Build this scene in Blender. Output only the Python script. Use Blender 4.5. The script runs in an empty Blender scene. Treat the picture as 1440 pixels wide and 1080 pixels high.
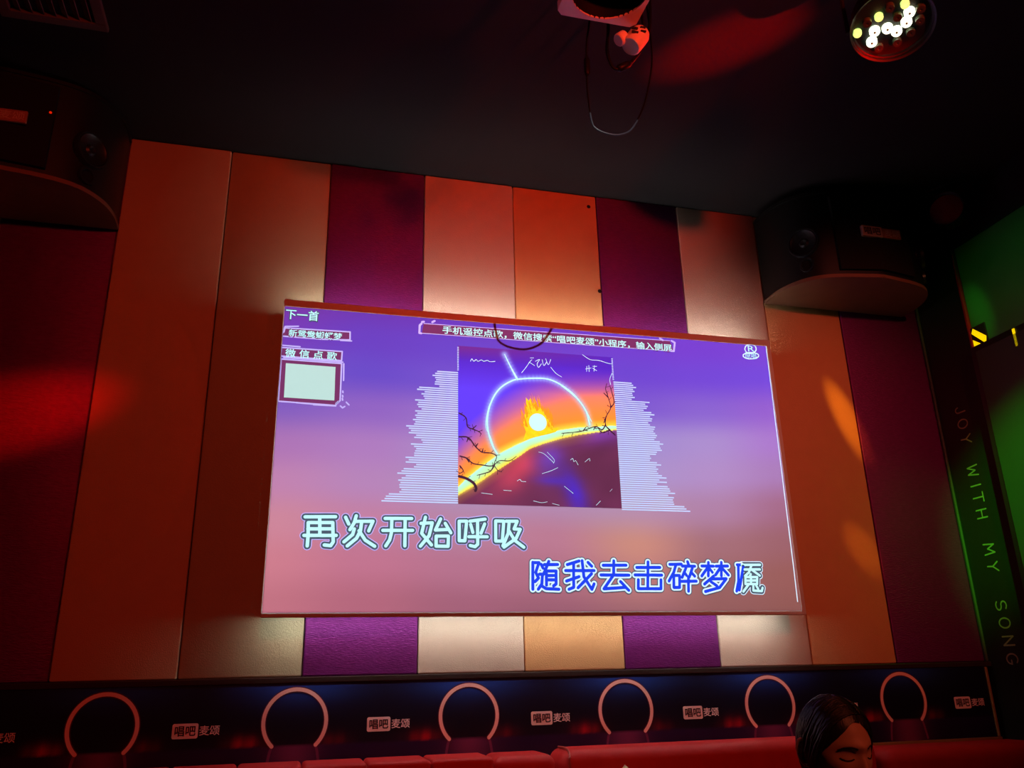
import bpy, bmesh, math, random
from mathutils import Vector, Matrix

random.seed(7)
SC = bpy.context.scene
COL = SC.collection
pi = math.pi

# ------------------------------------------------------------------ camera
cam_d = bpy.data.cameras.new('camera')
cam_d.sensor_width = 36.0
cam_d.lens = 1166.556 * 36.0 / 1440.0
cam_d.clip_start = 0.02
cam = bpy.data.objects.new('camera', cam_d)
COL.objects.link(cam)
R = ((0.9676046, 0.2444676, -0.0630624), (-0.2514969, 0.9114078, -0.3257071), (-0.0221492, 0.3310157, 0.9433653))
CAM = Vector((-0.964615, -3.117284, 1.15))
cam.matrix_world = Matrix(((R[0][0], R[0][2], -R[0][1], CAM.x), (R[1][0], R[1][2], -R[1][1], CAM.y),
                           (R[2][0], R[2][2], -R[2][1], CAM.z), (0, 0, 0, 1)))
SC.camera = cam

# ------------------------------------------------------------------ world, view
world = bpy.data.worlds.new('dark_room')
SC.world = world
world.use_nodes = True
world.node_tree.nodes['Background'].inputs[0].default_value = (0.02, 0.01, 0.012, 1)
world.node_tree.nodes['Background'].inputs[1].default_value = 0.05
SC.view_settings.view_transform = 'Standard'
SC.view_settings.look = 'None'
SC.view_settings.gamma = 1.0
SC.view_settings.use_curve_mapping = False
SC.view_settings.exposure = 0.0


def math_node(nt, op, a, b=None):
    n = nt.nodes.new('ShaderNodeMath')
    n.operation = op
    for i, v in enumerate((a, b)):
        if v is None:
            continue
        if isinstance(v, (int, float)):
            n.inputs[i].default_value = v
        else:
            nt.links.new(v, n.inputs[i])
    return n.outputs[0]


def spot(name, loc, aim, energy, color, cone, radius=0.02, blend=0.3, rect=None, ellipse=None, frame=None):
    """a stage lamp's or the projector's beam; rect/ellipse shape the beam like the lamp's own shutter"""
    d = bpy.data.lights.new(name, 'SPOT')
    d.energy = energy
    d.color = color
    d.spot_size = math.radians(cone)
    d.spot_blend = blend
    d.shadow_soft_size = radius
    o = bpy.data.objects.new(name, d)
    o.location = loc
    if frame is not None:
        o.rotation_euler = frame
    else:
        o.rotation_euler = (Vector(aim) - Vector(loc)).to_track_quat('-Z', 'Y').to_euler()
    COL.objects.link(o)
    if ellipse and isinstance(ellipse[0], tuple):
        p0, p1, width, soft = ellipse
        m3 = o.rotation_euler.to_matrix()
        dist = (Vector(aim) - Vector(loc)).length
        dv = Vector(p1) - Vector(p0)
        la, lb = dv.dot(m3.col[0]), dv.dot(m3.col[1])
        ellipse = (math.hypot(la, lb) / 2 / dist, width / dist, math.atan2(lb, la), soft)
    if rect or ellipse:
        d.use_nodes = True
        nt = d.node_tree
        em = nt.nodes['Emission']
        tc = nt.nodes.new('ShaderNodeTexCoord')
        sp = nt.nodes.new('ShaderNodeSeparateXYZ')
        nt.links.new(tc.outputs['Normal'], sp.inputs[0])
        zz = math_node(nt, 'ABSOLUTE', sp.outputs[2])
        u = math_node(nt, 'DIVIDE', sp.outputs[0], zz)
        v = math_node(nt, 'DIVIDE', sp.outputs[1], zz)
        if rect:
            m = math_node(nt, 'GREATER_THAN', u, rect[0])
            m = math_node(nt, 'MULTIPLY', m, math_node(nt, 'LESS_THAN', u, rect[1]))
            m = math_node(nt, 'MULTIPLY', m, math_node(nt, 'GREATER_THAN', v, rect[2]))
            m = math_node(nt, 'MULTIPLY', m, math_node(nt, 'LESS_THAN', v, rect[3]))
            c3 = math_node(nt, 'POWER', zz, -3.0)
            m = math_node(nt, 'MULTIPLY', m, c3)
        else:
            a, b, rot, soft = ellipse
            ca, sa = math.cos(rot), math.sin(rot)
            p = math_node(nt, 'ADD', math_node(nt, 'MULTIPLY', u, ca / a), math_node(nt, 'MULTIPLY', v, sa / a))
            q = math_node(nt, 'ADD', math_node(nt, 'MULTIPLY', u, -sa / b), math_node(nt, 'MULTIPLY', v, ca / b))
            r2 = math_node(nt, 'ADD', math_node(nt, 'MULTIPLY', p, p), math_node(nt, 'MULTIPLY', q, q))
            mr = nt.nodes.new('ShaderNodeMapRange')
            mr.interpolation_type = 'SMOOTHSTEP'
            nt.links.new(r2, mr.inputs[0])
            mr.inputs[1].default_value = 1.0
            mr.inputs[2].default_value = max(0.0, 1.0 - soft)
            mr.inputs[3].default_value = 0.0
            mr.inputs[4].default_value = 1.0
            m = mr.outputs[0]
        nt.links.new(m, em.inputs[1])
    return o


# picture area thrown by the projector on the screen board
PX0, PX1, PZ0, PZ1 = -1.0475, 1.004, 1.3655, 2.4925
PROJ = (-0.238, -3.0, 2.83)
TH = -PROJ[1] - 0.121
spot('projector_beam', PROJ, None, 390.0, (1.0, 1.0, 1.0), 100, radius=0.004, blend=0.0,
     rect=((PX0 - PROJ[0]) / TH, (PX1 - PROJ[0]) / TH, (PZ0 - PROJ[2]) / TH, (PZ1 - PROJ[2]) / TH),
     frame=(pi / 2, 0, 0))
# red stage lamps on the ceiling behind the camera (cans invented below; the last lamp is added for the woman)
RED_LAMPS = (((0.55, -3.3, 2.50), (-0.08, 0.0, 3.08), 175.0, (1.0, 0.045, 0.015), 42),
             ((-1.0, -3.2, 2.95), (-1.25, 0.0, 2.0), 72.0, (1.0, 0.070, 0.028), 80),
             ((1.15, -2.9, 2.95), (1.36, 0.0, 1.9), 122.0, (1.0, 0.15, 0.10), 45),
             ((0.95, -3.5, 2.7), (0.38, -1.22, 0.95), 70.0, (1.0, 0.13, 0.05), 40))  # unseen lamp added to brighten the woman's face
for i, (l, a, e, c, k) in enumerate(RED_LAMPS):
    spot('red_stage_light', l, a, e, c, k, radius=0.05, blend=0.9)
# narrow coloured beams of the effect lamps
spot('red_wall_beam', (-1.5, -3.2, 2.85), (-2.02, 0.0, 2.03), 300.0, (1.0, 0.0, 0.0), 26, radius=0.03, ellipse=(0.16, 0.055, 0.25, 1.0))
spot('amber_beam', (0.62, -1.75, 2.85), (1.455, 0.0, 2.215), 150.0, (1.0, 0.36, 0.015), 24, radius=0.01, ellipse=((1.365, 0, 2.44), (1.56, 0, 1.96), 0.075, 1.0))
spot('amber_beam', (0.62, -1.75, 2.85), (1.43, 0.0, 1.63), 60.0, (1.0, 0.33, 0.02), 24, radius=0.01, ellipse=((1.34, 0, 1.76), (1.53, 0, 1.48), 0.09, 1.0))
spot('red_ceiling_beam', (1.5, -2.9, 0.95), (0.41, -1.04, 3.232), 1500.0, (1.0, 0.0, 0.0), 24, radius=0.02, ellipse=((0.16, -0.80, 3.232), (0.66, -1.27, 3.232), 0.16, 1.0))
spot('red_plug_beam', (1.74, -0.50, 3.06), (-0.09, -1.36, 2.87), 150.0, (1.0, 0.01, 0.005), 6, radius=0.02, blend=0.6)
spot('green_beam', (1.0, -2.4, 2.9), (1.9125, -0.47, 1.86), 700.0, (0.0, 1.0, 0.02), 40, radius=0.03, ellipse=((1.9125, -0.5, 2.30), (1.9125, -0.45, 1.42), 0.26, 1.0))
spot('green_beam', (1.0, -2.4, 2.9), (1.953, -0.75, 2.75), 20.0, (0.0, 1.0, 0.04), 30, radius=0.03, ellipse=(0.22, 0.16, 0.0, 1.0))
spot('green_beam', (1.0, -2.4, 2.9), (1.958, -0.355, 2.64), 90.0, (0.02, 1.0, 0.06), 12, radius=0.01, ellipse=((1.958, -0.32, 2.82), (1.958, -0.385, 2.46), 0.035, 1.0))  # added beam imitating the bright streak on the glossy side panel

# ------------------------------------------------------------------ helpers
MATS = {}


def mat(name, color, rough=0.6, metal=0.0, spec=0.3, var=0.0, vscale=30.0, bump=0.0, bscale=200.0,
        stretch=(1, 1, 1), emit=None, estr=0.0, coat=0.0, trans=0.0, sheen=0.0, tint=(1, 1, 1)):
    if name in MATS:
        return MATS[name]
    m = bpy.data.materials.new(name)
    m.use_nodes = True
    nt = m.node_tree
    b = nt.nodes['Principled BSDF']
    b.inputs['Base Color'].default_value = (*color, 1)
    b.inputs['Roughness'].default_value = rough
    b.inputs['Metallic'].default_value = metal
    b.inputs['Specular IOR Level'].default_value = spec
    b.inputs['Coat Weight'].default_value = coat
    b.inputs['Transmission Weight'].default_value = trans
    b.inputs['Sheen Weight'].default_value = sheen
    b.inputs['Sheen Roughness'].default_value = 0.35
    b.inputs['Sheen Tint'].default_value = (*tint, 1)
    if emit:
        b.inputs['Emission Color'].default_value = (*emit, 1)
        b.inputs['Emission Strength'].default_value = estr
    if var or bump:
        tc = nt.nodes.new('ShaderNodeTexCoord')
        mp = nt.nodes.new('ShaderNodeMapping')
        mp.inputs['Scale'].default_value = stretch
        nt.links.new(tc.outputs['Object'], mp.inputs[0])
        if var:
            n = nt.nodes.new('ShaderNodeTexNoise')
            n.inputs['Scale'].default_value = vscale
            n.inputs['Detail'].default_value = 5
            nt.links.new(mp.outputs[0], n.inputs['Vector'])
            mx = nt.nodes.new('ShaderNodeMix')
            mx.data_type = 'RGBA'
            mx.inputs['A'].default_value = (*[max(0, c * (1 - var)) for c in color], 1)
            mx.inputs['B'].default_value = (*[min(1, c * (1 + var)) for c in color], 1)
            nt.links.new(n.outputs['Fac'], mx.inputs['Factor'])
            nt.links.new(mx.outputs['Result'], b.inputs['Base Color'])
        if bump:
            n2 = nt.nodes.new('ShaderNodeTexNoise')
            n2.inputs['Scale'].default_value = bscale
            n2.inputs['Detail'].default_value = 4
            nt.links.new(mp.outputs[0], n2.inputs['Vector'])
            bp = nt.nodes.new('ShaderNodeBump')
            bp.inputs['Strength'].default_value = bump
            bp.inputs['Distance'].default_value = 0.004
            nt.links.new(n2.outputs['Fac'], bp.inputs['Height'])
            nt.links.new(bp.outputs[0], b.inputs['Normal'])
    MATS[name] = m
    return m


def attr_mat(name, rough=0.7, spec=0.1):
    m = bpy.data.materials.new(name)
    m.use_nodes = True
    nt = m.node_tree
    b = nt.nodes['Principled BSDF']
    b.inputs['Roughness'].default_value = rough
    b.inputs['Specular IOR Level'].default_value = spec
    a = nt.nodes.new('ShaderNodeVertexColor')
    a.layer_name = 'print'
    nt.links.new(a.outputs['Color'], b.inputs['Base Color'])
    MATS[name] = m
    return m


ROOT = {}


def thing(name, label, cat, loc=(0, 0, 0), group=None):
    o = bpy.data.objects.new(name, None)
    o.empty_display_size = 0.05
    COL.objects.link(o)
    o.location = loc
    o['label'] = label
    o['category'] = cat
    if group:
        o['group'] = group
    ROOT[o.name] = Vector(loc)
    return o


def obj(name, bm, material, parent=None, smooth=False, local=False, kind=None, label=None):
    """link a bmesh given in world coordinates as one mesh object"""
    me = bpy.data.meshes.new(name)
    if isinstance(bm, bmesh.types.BMesh):
        bmesh.ops.recalc_face_normals(bm, faces=bm.faces)
        bm.to_mesh(me)
        bm.free()
    else:
        me = bm
    if smooth:
        me.shade_smooth()
        if hasattr(me, 'set_sharp_from_angle') and smooth == 'auto':
            me.set_sharp_from_angle(angle=math.radians(35))
    o = bpy.data.objects.new(name, me)
    COL.objects.link(o)
    me.materials.clear()
    me.materials.append(material)
    if parent is not None:
        r = parent
        while r.parent:
            r = r.parent
        if not local:
            me.transform(Matrix.Translation(-ROOT.get(r.name, Vector())))
        o.parent = parent
    elif not local:
        pts = [v.co for v in me.vertices]
        c = Vector((sum(p.x for p in pts) / len(pts), sum(p.y for p in pts) / len(pts), min(p.z for p in pts)))
        me.transform(Matrix.Translation(-c))
        o.location = c
        ROOT[o.name] = c
    if kind:
        o['kind'] = kind
    if label:
        o['label'] = label
    return o


def tag(o, label, cat, group=None):
    o['label'] = label
    o['category'] = cat
    if group:
        o['group'] = group
    return o


def B():
    return bmesh.new()


def box(bm, x0, x1, y0, y1, z0, z1, bev=0.0, seg=2):
    r = bmesh.ops.create_cube(bm, size=1.0)
    vs = r['verts']
    for v in vs:
        v.co = Vector((x0 + (v.co.x + .5) * (x1 - x0), y0 + (v.co.y + .5) * (y1 - y0), z0 + (v.co.z + .5) * (z1 - z0)))
    if bev:
        es = {e for v in vs for e in v.link_edges}
        bmesh.ops.bevel(bm, geom=list(es), offset=bev, segments=seg, profile=0.5, affect='EDGES')
    return bm


def tube(bm, pts, r, seg=8, cap=True, taper=None):
    pts = [Vector(p) for p in pts]
    rings = []
    up = Vector((0.13, 0.31, 0.94)).normalized()
    for i, p in enumerate(pts):
        t = (pts[min(i + 1, len(pts) - 1)] - pts[max(i - 1, 0)]).normalized()
        a = t.cross(up)
        if a.length < 1e-4:
            a = t.cross(Vector((1, 0, 0)))
        a.normalize()
        b = t.cross(a)
        rr = r if taper is None else r * taper[i]
        rings.append([bm.verts.new(p + (a * math.cos(2 * pi * k / seg) + b * math.sin(2 * pi * k / seg)) * rr) for k in range(seg)])
    for i in range(len(rings) - 1):
        for k in range(seg):
            bm.faces.new((rings[i][k], rings[i][(k + 1) % seg], rings[i + 1][(k + 1) % seg], rings[i + 1][k]))
    if cap:
        bm.faces.new(rings[0])
        bm.faces.new(list(reversed(rings[-1])))
    return bm


def smooth_path(pts, n=6):
    pts = [Vector(p) for p in pts]
    out = []
    for i in range(len(pts) - 1):
        p0, p1, p2, p3 = pts[max(i - 1, 0)], pts[i], pts[i + 1], pts[min(i + 2, len(pts) - 1)]
        for k in range(n):
            t = k / n
            out.append(0.5 * ((2 * p1) + (p2 - p0) * t + (2 * p0 - 5 * p1 + 4 * p2 - p3) * t * t + (3 * p1 - p0 - 3 * p2 + p3) * t ** 3))
    out.append(pts[-1])
    return out


def lathe(bm, prof, center, axis=(0, 0, 1), seg=32):
    """profile of (radius, height) turned about an axis"""
    axis = Vector(axis).normalized()
    q = axis.to_track_quat('Z', 'Y').to_matrix()
    c = Vector(center)
    rings = []
    for r, h in prof:
        if r < 1e-6:
            rings.append([bm.verts.new(c + q @ Vector((0, 0, h)))])
        else:
            rings.append([bm.verts.new(c + q @ Vector((r * math.cos(2 * pi * k / seg), r * math.sin(2 * pi * k / seg), h))) for k in range(seg)])
    for a, b in zip(rings, rings[1:]):
        for k in range(seg):
            if len(a) == 1 and len(b) == 1:
                continue
            if len(a) == 1:
                bm.faces.new((a[0], b[(k + 1) % seg], b[k]))
            elif len(b) == 1:
                bm.faces.new((a[k], a[(k + 1) % seg], b[0]))
            else:
                bm.faces.new((a[k], a[(k + 1) % seg], b[(k + 1) % seg], b[k]))
    return bm


def prism(bm, plan, z0, z1, bev=0.0):
    """vertical prism over a plan polygon of (x, y)"""
    a = [bm.verts.new((x, y, z0)) for x, y in plan]
    b = [bm.verts.new((x, y, z1)) for x, y in plan]
    n = len(plan)
    f0 = bm.faces.new(a)
    f1 = bm.faces.new(b)
    for i in range(n):
        bm.faces.new((a[i], a[(i + 1) % n], b[(i + 1) % n], b[i]))
    if bev:
        bmesh.ops.bevel(bm, geom=list(f0.edges) + list(f1.edges), offset=bev, segments=2, affect='EDGES')
    return bm


def poly(bm, pts, y):
    return bm.faces.new([bm.verts.new((p[0], y, p[1])) for p in pts])


_lay = [0]


def stroke(bm, pts, w, y, seg=6, place=None):
    """flat round-ended brush stroke on a wall-parallel plane"""
    place = place or (lambda a, b, d: (a, d, b))
    pts = [Vector((p[0], p[1])) for p in pts]
    for a, b in zip(pts, pts[1:]):
        _lay[0] = (_lay[0] + 1) % 12
        yy = y - _lay[0] * 1.2e-5
        d = b - a
        if d.length < 1e-6:
            continue
        ang = math.atan2(d.y, d.x)
        vs = []
        for k in range(seg + 1):
            t = ang + pi / 2 + pi * k / seg
            vs.append(bm.verts.new(place(a.x + w / 2 * math.cos(t), a.y + w / 2 * math.sin(t), yy)))
        for k in range(seg + 1):
            t = ang - pi / 2 + pi * k / seg
            vs.append(bm.verts.new(place(b.x + w / 2 * math.cos(t), b.y + w / 2 * math.sin(t), yy)))
        bm.faces.new(vs)
    return bm


def text_bm(body, x0, x1, zc, h, y, bold=0.0, slope=0.0, spread=0.0):
    c = bpy.data.curves.new('writing', 'FONT')
    c.body = body
    c.resolution_u = 3
    c.offset = bold
    c.space_character = 1.0 + spread
    o = bpy.data.objects.new('writing', c)
    COL.objects.link(o)
    bpy.context.view_layer.update()
    me = bpy.data.meshes.new_from_object(o.evaluated_get(bpy.context.evaluated_depsgraph_get()))
    bpy.data.objects.remove(o)
    bm = B()
    bm.from_mesh(me)
    bpy.data.meshes.remove(me)
    xs = [v.co.x for v in bm.verts]
    ys = [v.co.y for v in bm.verts]
    ax, bx_, ay, by = min(xs), max(xs), min(ys), max(ys)
    for v in bm.verts:
        u = (v.co.x - ax) / (bx_ - ax)
        t = (v.co.y - ay) / (by - ay)
        v.co = Vector((x0 + u * (x1 - x0), y, zc + slope * (u - .5) + (t - .5) * h))
    return bm


def print_grid(name, x0, x1, z0, z1, nx, nz, y, fn, parent, material, label=None):
    """flat print: colour by position, fn(u, v) in display 0-255 values"""
    me = bpy.data.meshes.new(name)
    vs, fs = [], []
    for j in range(nz + 1):
        for i in range(nx + 1):
            vs.append((x0 + (x1 - x0) * i / nx, y, z0 + (z1 - z0) * j / nz))
    for j in range(nz):
        for i in range(nx):
            a = j * (nx + 1) + i
            fs.append((a, a + 1, a + nx + 2, a + nx + 1))
    me.from_pydata(vs, [], fs)
    at = me.color_attributes.new('print', 'FLOAT_COLOR', 'POINT')
    k = 0
    for j in range(nz + 1):
        for i in range(nx + 1):
            c = fn(i / nx, j / nz)
            at.data[k].color = (lin(c[0]), lin(c[1]), lin(c[2]), 1)
            k += 1
    return obj(name, me, material, parent, label=label)


def lin(c):
    c = max(0.0, min(255.0, c)) / 255.0
    return c / 12.92 if c <= 0.04045 else ((c + 0.055) / 1.055) ** 2.4


def rgb(r, g, b, k=1.0):
    return (lin(r) * k, lin(g) * k, lin(b) * k)


def mixc(a, b, t):
    t = max(0.0, min(1.0, t))
    return tuple(x + (y - x) * t for x, y in zip(a, b))


def gauss(x, s):
    return math.exp(-(x / s) ** 2)


# ------------------------------------------------------------------ traced layout of the screen writing (metres on the board: x, z)
LYR1 = (('再',(((-0.9260,1.6910,),(-0.8210,1.6940,),),((-0.8760,1.6920,),(-0.8720,1.6270,),),((-0.9130,1.5900,),(-0.9120,1.6260,),(-0.9140,1.6710,),(-0.8300,1.6730,),(-0.8250,1.6050,),(-0.8330,1.5920,),(-0.8550,1.5940,),),((-0.9140,1.6490,),(-0.8280,1.6510,),),((-0.9260,1.6260,),(-0.8160,1.6280,),),),),('次',(((-0.7860,1.6930,),(-0.7740,1.6690,),),((-0.7880,1.6060,),(-0.7590,1.6320,),(-0.7540,1.6520,),),((-0.7490,1.6990,),(-0.7550,1.6740,),(-0.7690,1.6490,),),((-0.7530,1.6790,),(-0.6890,1.6810,),(-0.7030,1.6460,),),((-0.7290,1.6770,),(-0.7320,1.6460,),(-0.7450,1.6190,),(-0.7760,1.5920,),),((-0.7370,1.6460,),(-0.7140,1.6130,),(-0.6800,1.5920,),),),),('开',(((-0.6460,1.6920,),(-0.5500,1.6940,),),((-0.6530,1.6490,),(-0.5460,1.6510,),),((-0.6220,1.6920,),(-0.6220,1.6420,),(-0.6280,1.6150,),(-0.6410,1.5940,),),((-0.5740,1.6930,),(-0.5730,1.5950,),),),),('始',(((-0.5000,1.7000,),(-0.5130,1.6410,),(-0.4770,1.6000,),),((-0.4750,1.6790,),(-0.4860,1.6330,),(-0.5170,1.5950,),),((-0.5160,1.6770,),(-0.4750,1.6800,),),((-0.4440,1.6950,),(-0.4630,1.6540,),(-0.4160,1.6570,),),((-0.4270,1.6790,),(-0.4060,1.6450,),),((-0.4600,1.6320,),(-0.4150,1.6330,),(-0.4160,1.5960,),(-0.4600,1.5960,),(-0.4600,1.6320,),),),),('呼',(((-0.3750,1.6880,),(-0.3470,1.6890,),(-0.3540,1.6170,),(-0.3750,1.6170,),(-0.3750,1.6880,),),((-0.2770,1.6980,),(-0.3350,1.6890,),),((-0.3320,1.6770,),(-0.3240,1.6480,),),((-0.2790,1.6800,),(-0.2930,1.6460,),),((-0.3390,1.6320,),(-0.2700,1.6330,),),((-0.3060,1.6900,),(-0.3060,1.6050,),(-0.3160,1.5960,),(-0.3340,1.6000,),),),),('吸',(((-0.2370,1.6920,),(-0.2060,1.6920,),(-0.2130,1.6180,),(-0.2380,1.6180,),(-0.2370,1.6920,),),((-0.1970,1.6920,),(-0.1540,1.6930,),(-0.1670,1.6640,),(-0.1430,1.6630,),(-0.1600,1.6290,),(-0.2070,1.5960,),),((-0.1850,1.6910,),(-0.1900,1.6470,),(-0.2110,1.6010,),),((-0.1870,1.6570,),(-0.1660,1.6220,),(-0.1310,1.5970,),),),),)
LYR2 = (('随',(((-0.0980,1.5420,),(-0.1010,1.4450,),),((-0.0980,1.5410,),(-0.0740,1.5410,),(-0.0880,1.5060,),(-0.0780,1.4850,),(-0.0920,1.4720,),),((-0.0660,1.5350,),(-0.0590,1.5210,),),((-0.0740,1.4990,),(-0.0620,1.4990,),(-0.0660,1.4640,),(-0.0800,1.4450,),),((-0.0680,1.4580,),(-0.0500,1.4470,),(-0.0010,1.4450,),),((-0.0540,1.5340,),(-0.0020,1.5350,),),((-0.0360,1.5460,),(-0.0580,1.4990,),),((-0.0480,1.4600,),(-0.0470,1.5110,),(-0.0090,1.5110,),(-0.0110,1.4640,),(-0.0210,1.4570,),),((-0.0470,1.4940,),(-0.0100,1.4950,),),((-0.0480,1.4790,),(-0.0110,1.4790,),),),),('我',(((0.0830,1.5490,),(0.0360,1.5350,),),((0.0280,1.5130,),(0.1410,1.5140,),),((0.0610,1.5410,),(0.0570,1.4520,),(0.0380,1.4450,),),((0.0300,1.4750,),(0.0800,1.4910,),),((0.0950,1.5500,),(0.0990,1.4910,),(0.1280,1.4450,),(0.1380,1.4650,),),((0.1300,1.5020,),(0.0740,1.4510,),),((0.1180,1.5440,),(0.1320,1.5300,),),),),('去',(((0.1780,1.5340,),(0.2710,1.5350,),),((0.2220,1.5510,),(0.2180,1.4980,),),((0.1670,1.4980,),(0.2800,1.4980,),),((0.2150,1.4950,),(0.1760,1.4470,),(0.2640,1.4530,),),((0.2440,1.4740,),(0.2750,1.4420,),),),),('击',(((0.3140,1.5270,),(0.4100,1.5280,),),((0.3050,1.4990,),(0.4150,1.4990,),),((0.3620,1.5480,),(0.3530,1.4490,),),((0.3170,1.4810,),(0.3140,1.4480,),(0.4070,1.4480,),(0.4100,1.4810,),),),),('碎',(((0.4520,1.5400,),(0.5010,1.5410,),),((0.4780,1.5400,),(0.4660,1.5100,),(0.4430,1.4770,),),((0.4650,1.4980,),(0.4890,1.4980,),(0.4850,1.4530,),(0.4610,1.4530,),(0.4650,1.4980,),),((0.5280,1.5510,),(0.5320,1.5370,),),((0.5040,1.5340,),(0.5570,1.5340,),),((0.5190,1.5270,),(0.4990,1.4910,),),((0.5100,1.5110,),(0.5190,1.4980,),),((0.5460,1.5270,),(0.5300,1.4930,),),((0.5400,1.5100,),(0.5530,1.4960,),),((0.4910,1.4760,),(0.5580,1.4770,),),((0.5260,1.4930,),(0.5210,1.4390,),),),),('梦',(((0.5870,1.5350,),(0.6370,1.5350,),),((0.6170,1.5490,),(0.6110,1.4970,),),((0.6130,1.5310,),(0.5830,1.4970,),),((0.6180,1.5270,),(0.6300,1.5110,),),((0.6480,1.5350,),(0.6990,1.5360,),),((0.6730,1.5500,),(0.6670,1.4980,),),((0.6690,1.5320,),(0.6420,1.5010,),),((0.6730,1.5280,),(0.6980,1.5010,),),((0.6340,1.4970,),(0.5910,1.4660,),),((0.6240,1.4860,),(0.6870,1.4870,),(0.6540,1.4530,),(0.5920,1.4380,),),((0.6190,1.4760,),(0.6440,1.4590,),),),),('魇',(((0.7410,1.5410,),(0.7570,1.5410,),),((0.7460,1.5410,),(0.7390,1.4780,),(0.7260,1.4400,),),((0.7670,1.5360,),(0.7510,1.4840,),(0.7380,1.4440,),),),),)
LYR3 = (('魇',(((0.7610,1.5410,),(0.8420,1.5420,),),((0.7710,1.5230,),(0.8390,1.5240,),),((0.8020,1.5370,),(0.7890,1.5120,),(0.7700,1.4980,),),((0.8030,1.5220,),(0.8350,1.5000,),),((0.7960,1.5050,),(0.7880,1.4930,),),((0.7710,1.4940,),(0.8230,1.4940,),(0.8190,1.4670,),(0.7680,1.4670,),(0.7710,1.4940,),),((0.7960,1.4940,),(0.7920,1.4670,),),((0.7690,1.4800,),(0.8210,1.4810,),),((0.7830,1.4670,),(0.7550,1.4380,),),((0.8020,1.4670,),(0.7990,1.4420,),(0.8360,1.4400,),(0.8410,1.4530,),),((0.8140,1.4610,),(0.8210,1.4490,),),),),)
BARL = ((-0.4610,2.2700,),(-0.4690,2.2610,),(-0.4790,2.2510,),(-0.4690,2.2430,),(-0.4650,2.2340,),(-0.4690,2.2250,),(-0.4700,2.2150,),(-0.4520,2.2080,),(-0.5300,2.1940,),(-0.5380,2.1840,),(-0.5090,2.1770,),(-0.5210,2.1670,),(-0.5130,2.1590,),(-0.5090,2.1510,),(-0.5450,2.1390,),(-0.5330,2.1310,),(-0.5370,2.1220,),(-0.5320,2.1140,),(-0.5200,2.1060,),(-0.5440,2.0960,),(-0.5360,2.0870,),(-0.5440,2.0780,),(-0.5400,2.0700,),(-0.5520,2.0610,),(-0.5430,2.0520,),(-0.5470,2.0430,),(-0.5770,2.0330,),(-0.5670,2.0250,),(-0.5590,2.0170,),(-0.5670,2.0080,),(-0.5390,2.0010,),(-0.5460,1.9920,),(-0.5190,1.9850,),(-0.5140,1.9770,),(-0.5580,1.9660,),(-0.5460,1.9580,),(-0.5380,1.9500,),(-0.5420,1.9410,),(-0.5450,1.9330,),(-0.5450,1.9240,),(-0.5770,1.9150,),(-0.5650,1.9070,),(-0.5760,1.8980,),(-0.5370,1.8910,),(-0.5450,1.8830,),(-0.5830,1.8730,),(-0.5910,1.8640,),(-0.6060,1.8550,),(-0.5750,1.8480,),(-0.5900,1.8390,),(-0.6020,1.8310,),(-0.5940,1.8230,),(-0.5980,1.8150,),(-0.5970,1.8060,),(-0.5900,1.7980,),(-0.5970,1.7900,),(-0.6350,1.7810,),(-0.6460,1.7720,),(-0.6500,1.7640,),(-0.6610,1.7560,),)
BARR = ((0.3500,2.2750,),(0.3560,2.2660,),(0.3680,2.2570,),(0.3540,2.2470,),(0.3600,2.2380,),(0.3490,2.2290,),(0.3510,2.2200,),(0.3590,2.2110,),(0.3450,2.2010,),(0.4230,2.1950,),(0.4030,2.1850,),(0.4140,2.1760,),(0.4080,2.1670,),(0.3940,2.1570,),(0.4270,2.1490,),(0.4400,2.1410,),(0.4200,2.1310,),(0.4290,2.1220,),(0.4260,2.1130,),(0.4100,2.1040,),(0.4170,2.0950,),(0.4390,2.0870,),(0.4350,2.0780,),(0.4300,2.0680,),(0.4370,2.0600,),(0.4440,2.0510,),(0.4390,2.0420,),(0.4310,2.0330,),(0.4540,2.0250,),(0.4680,2.0160,),(0.4520,2.0070,),(0.4550,1.9980,),(0.4600,1.9890,),(0.4380,1.9800,),(0.4330,1.9710,),(0.4060,1.9620,),(0.4100,1.9540,),(0.4040,1.9450,),(0.4340,1.9370,),(0.4510,1.9280,),(0.4290,1.9190,),(0.4370,1.9110,),(0.4310,1.9020,),(0.4360,1.8930,),(0.4510,1.8850,),(0.4700,1.8760,),(0.4380,1.8680,),(0.4700,1.8590,),(0.4270,1.8500,),(0.4720,1.8420,),(0.4790,1.8340,),(0.4820,1.8250,),(0.5020,1.8170,),(0.4710,1.8080,),(0.4950,1.7990,),(0.4900,1.7910,),(0.4920,1.7830,),(0.4940,1.7740,),(0.5370,1.7660,),(0.5450,1.7570,),(0.5610,1.7490,),)
ALBUM = ((-0.3800,2.3820,),(0.2710,2.3860,),(0.2690,1.7520,),(-0.3770,1.7540,),)
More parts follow.
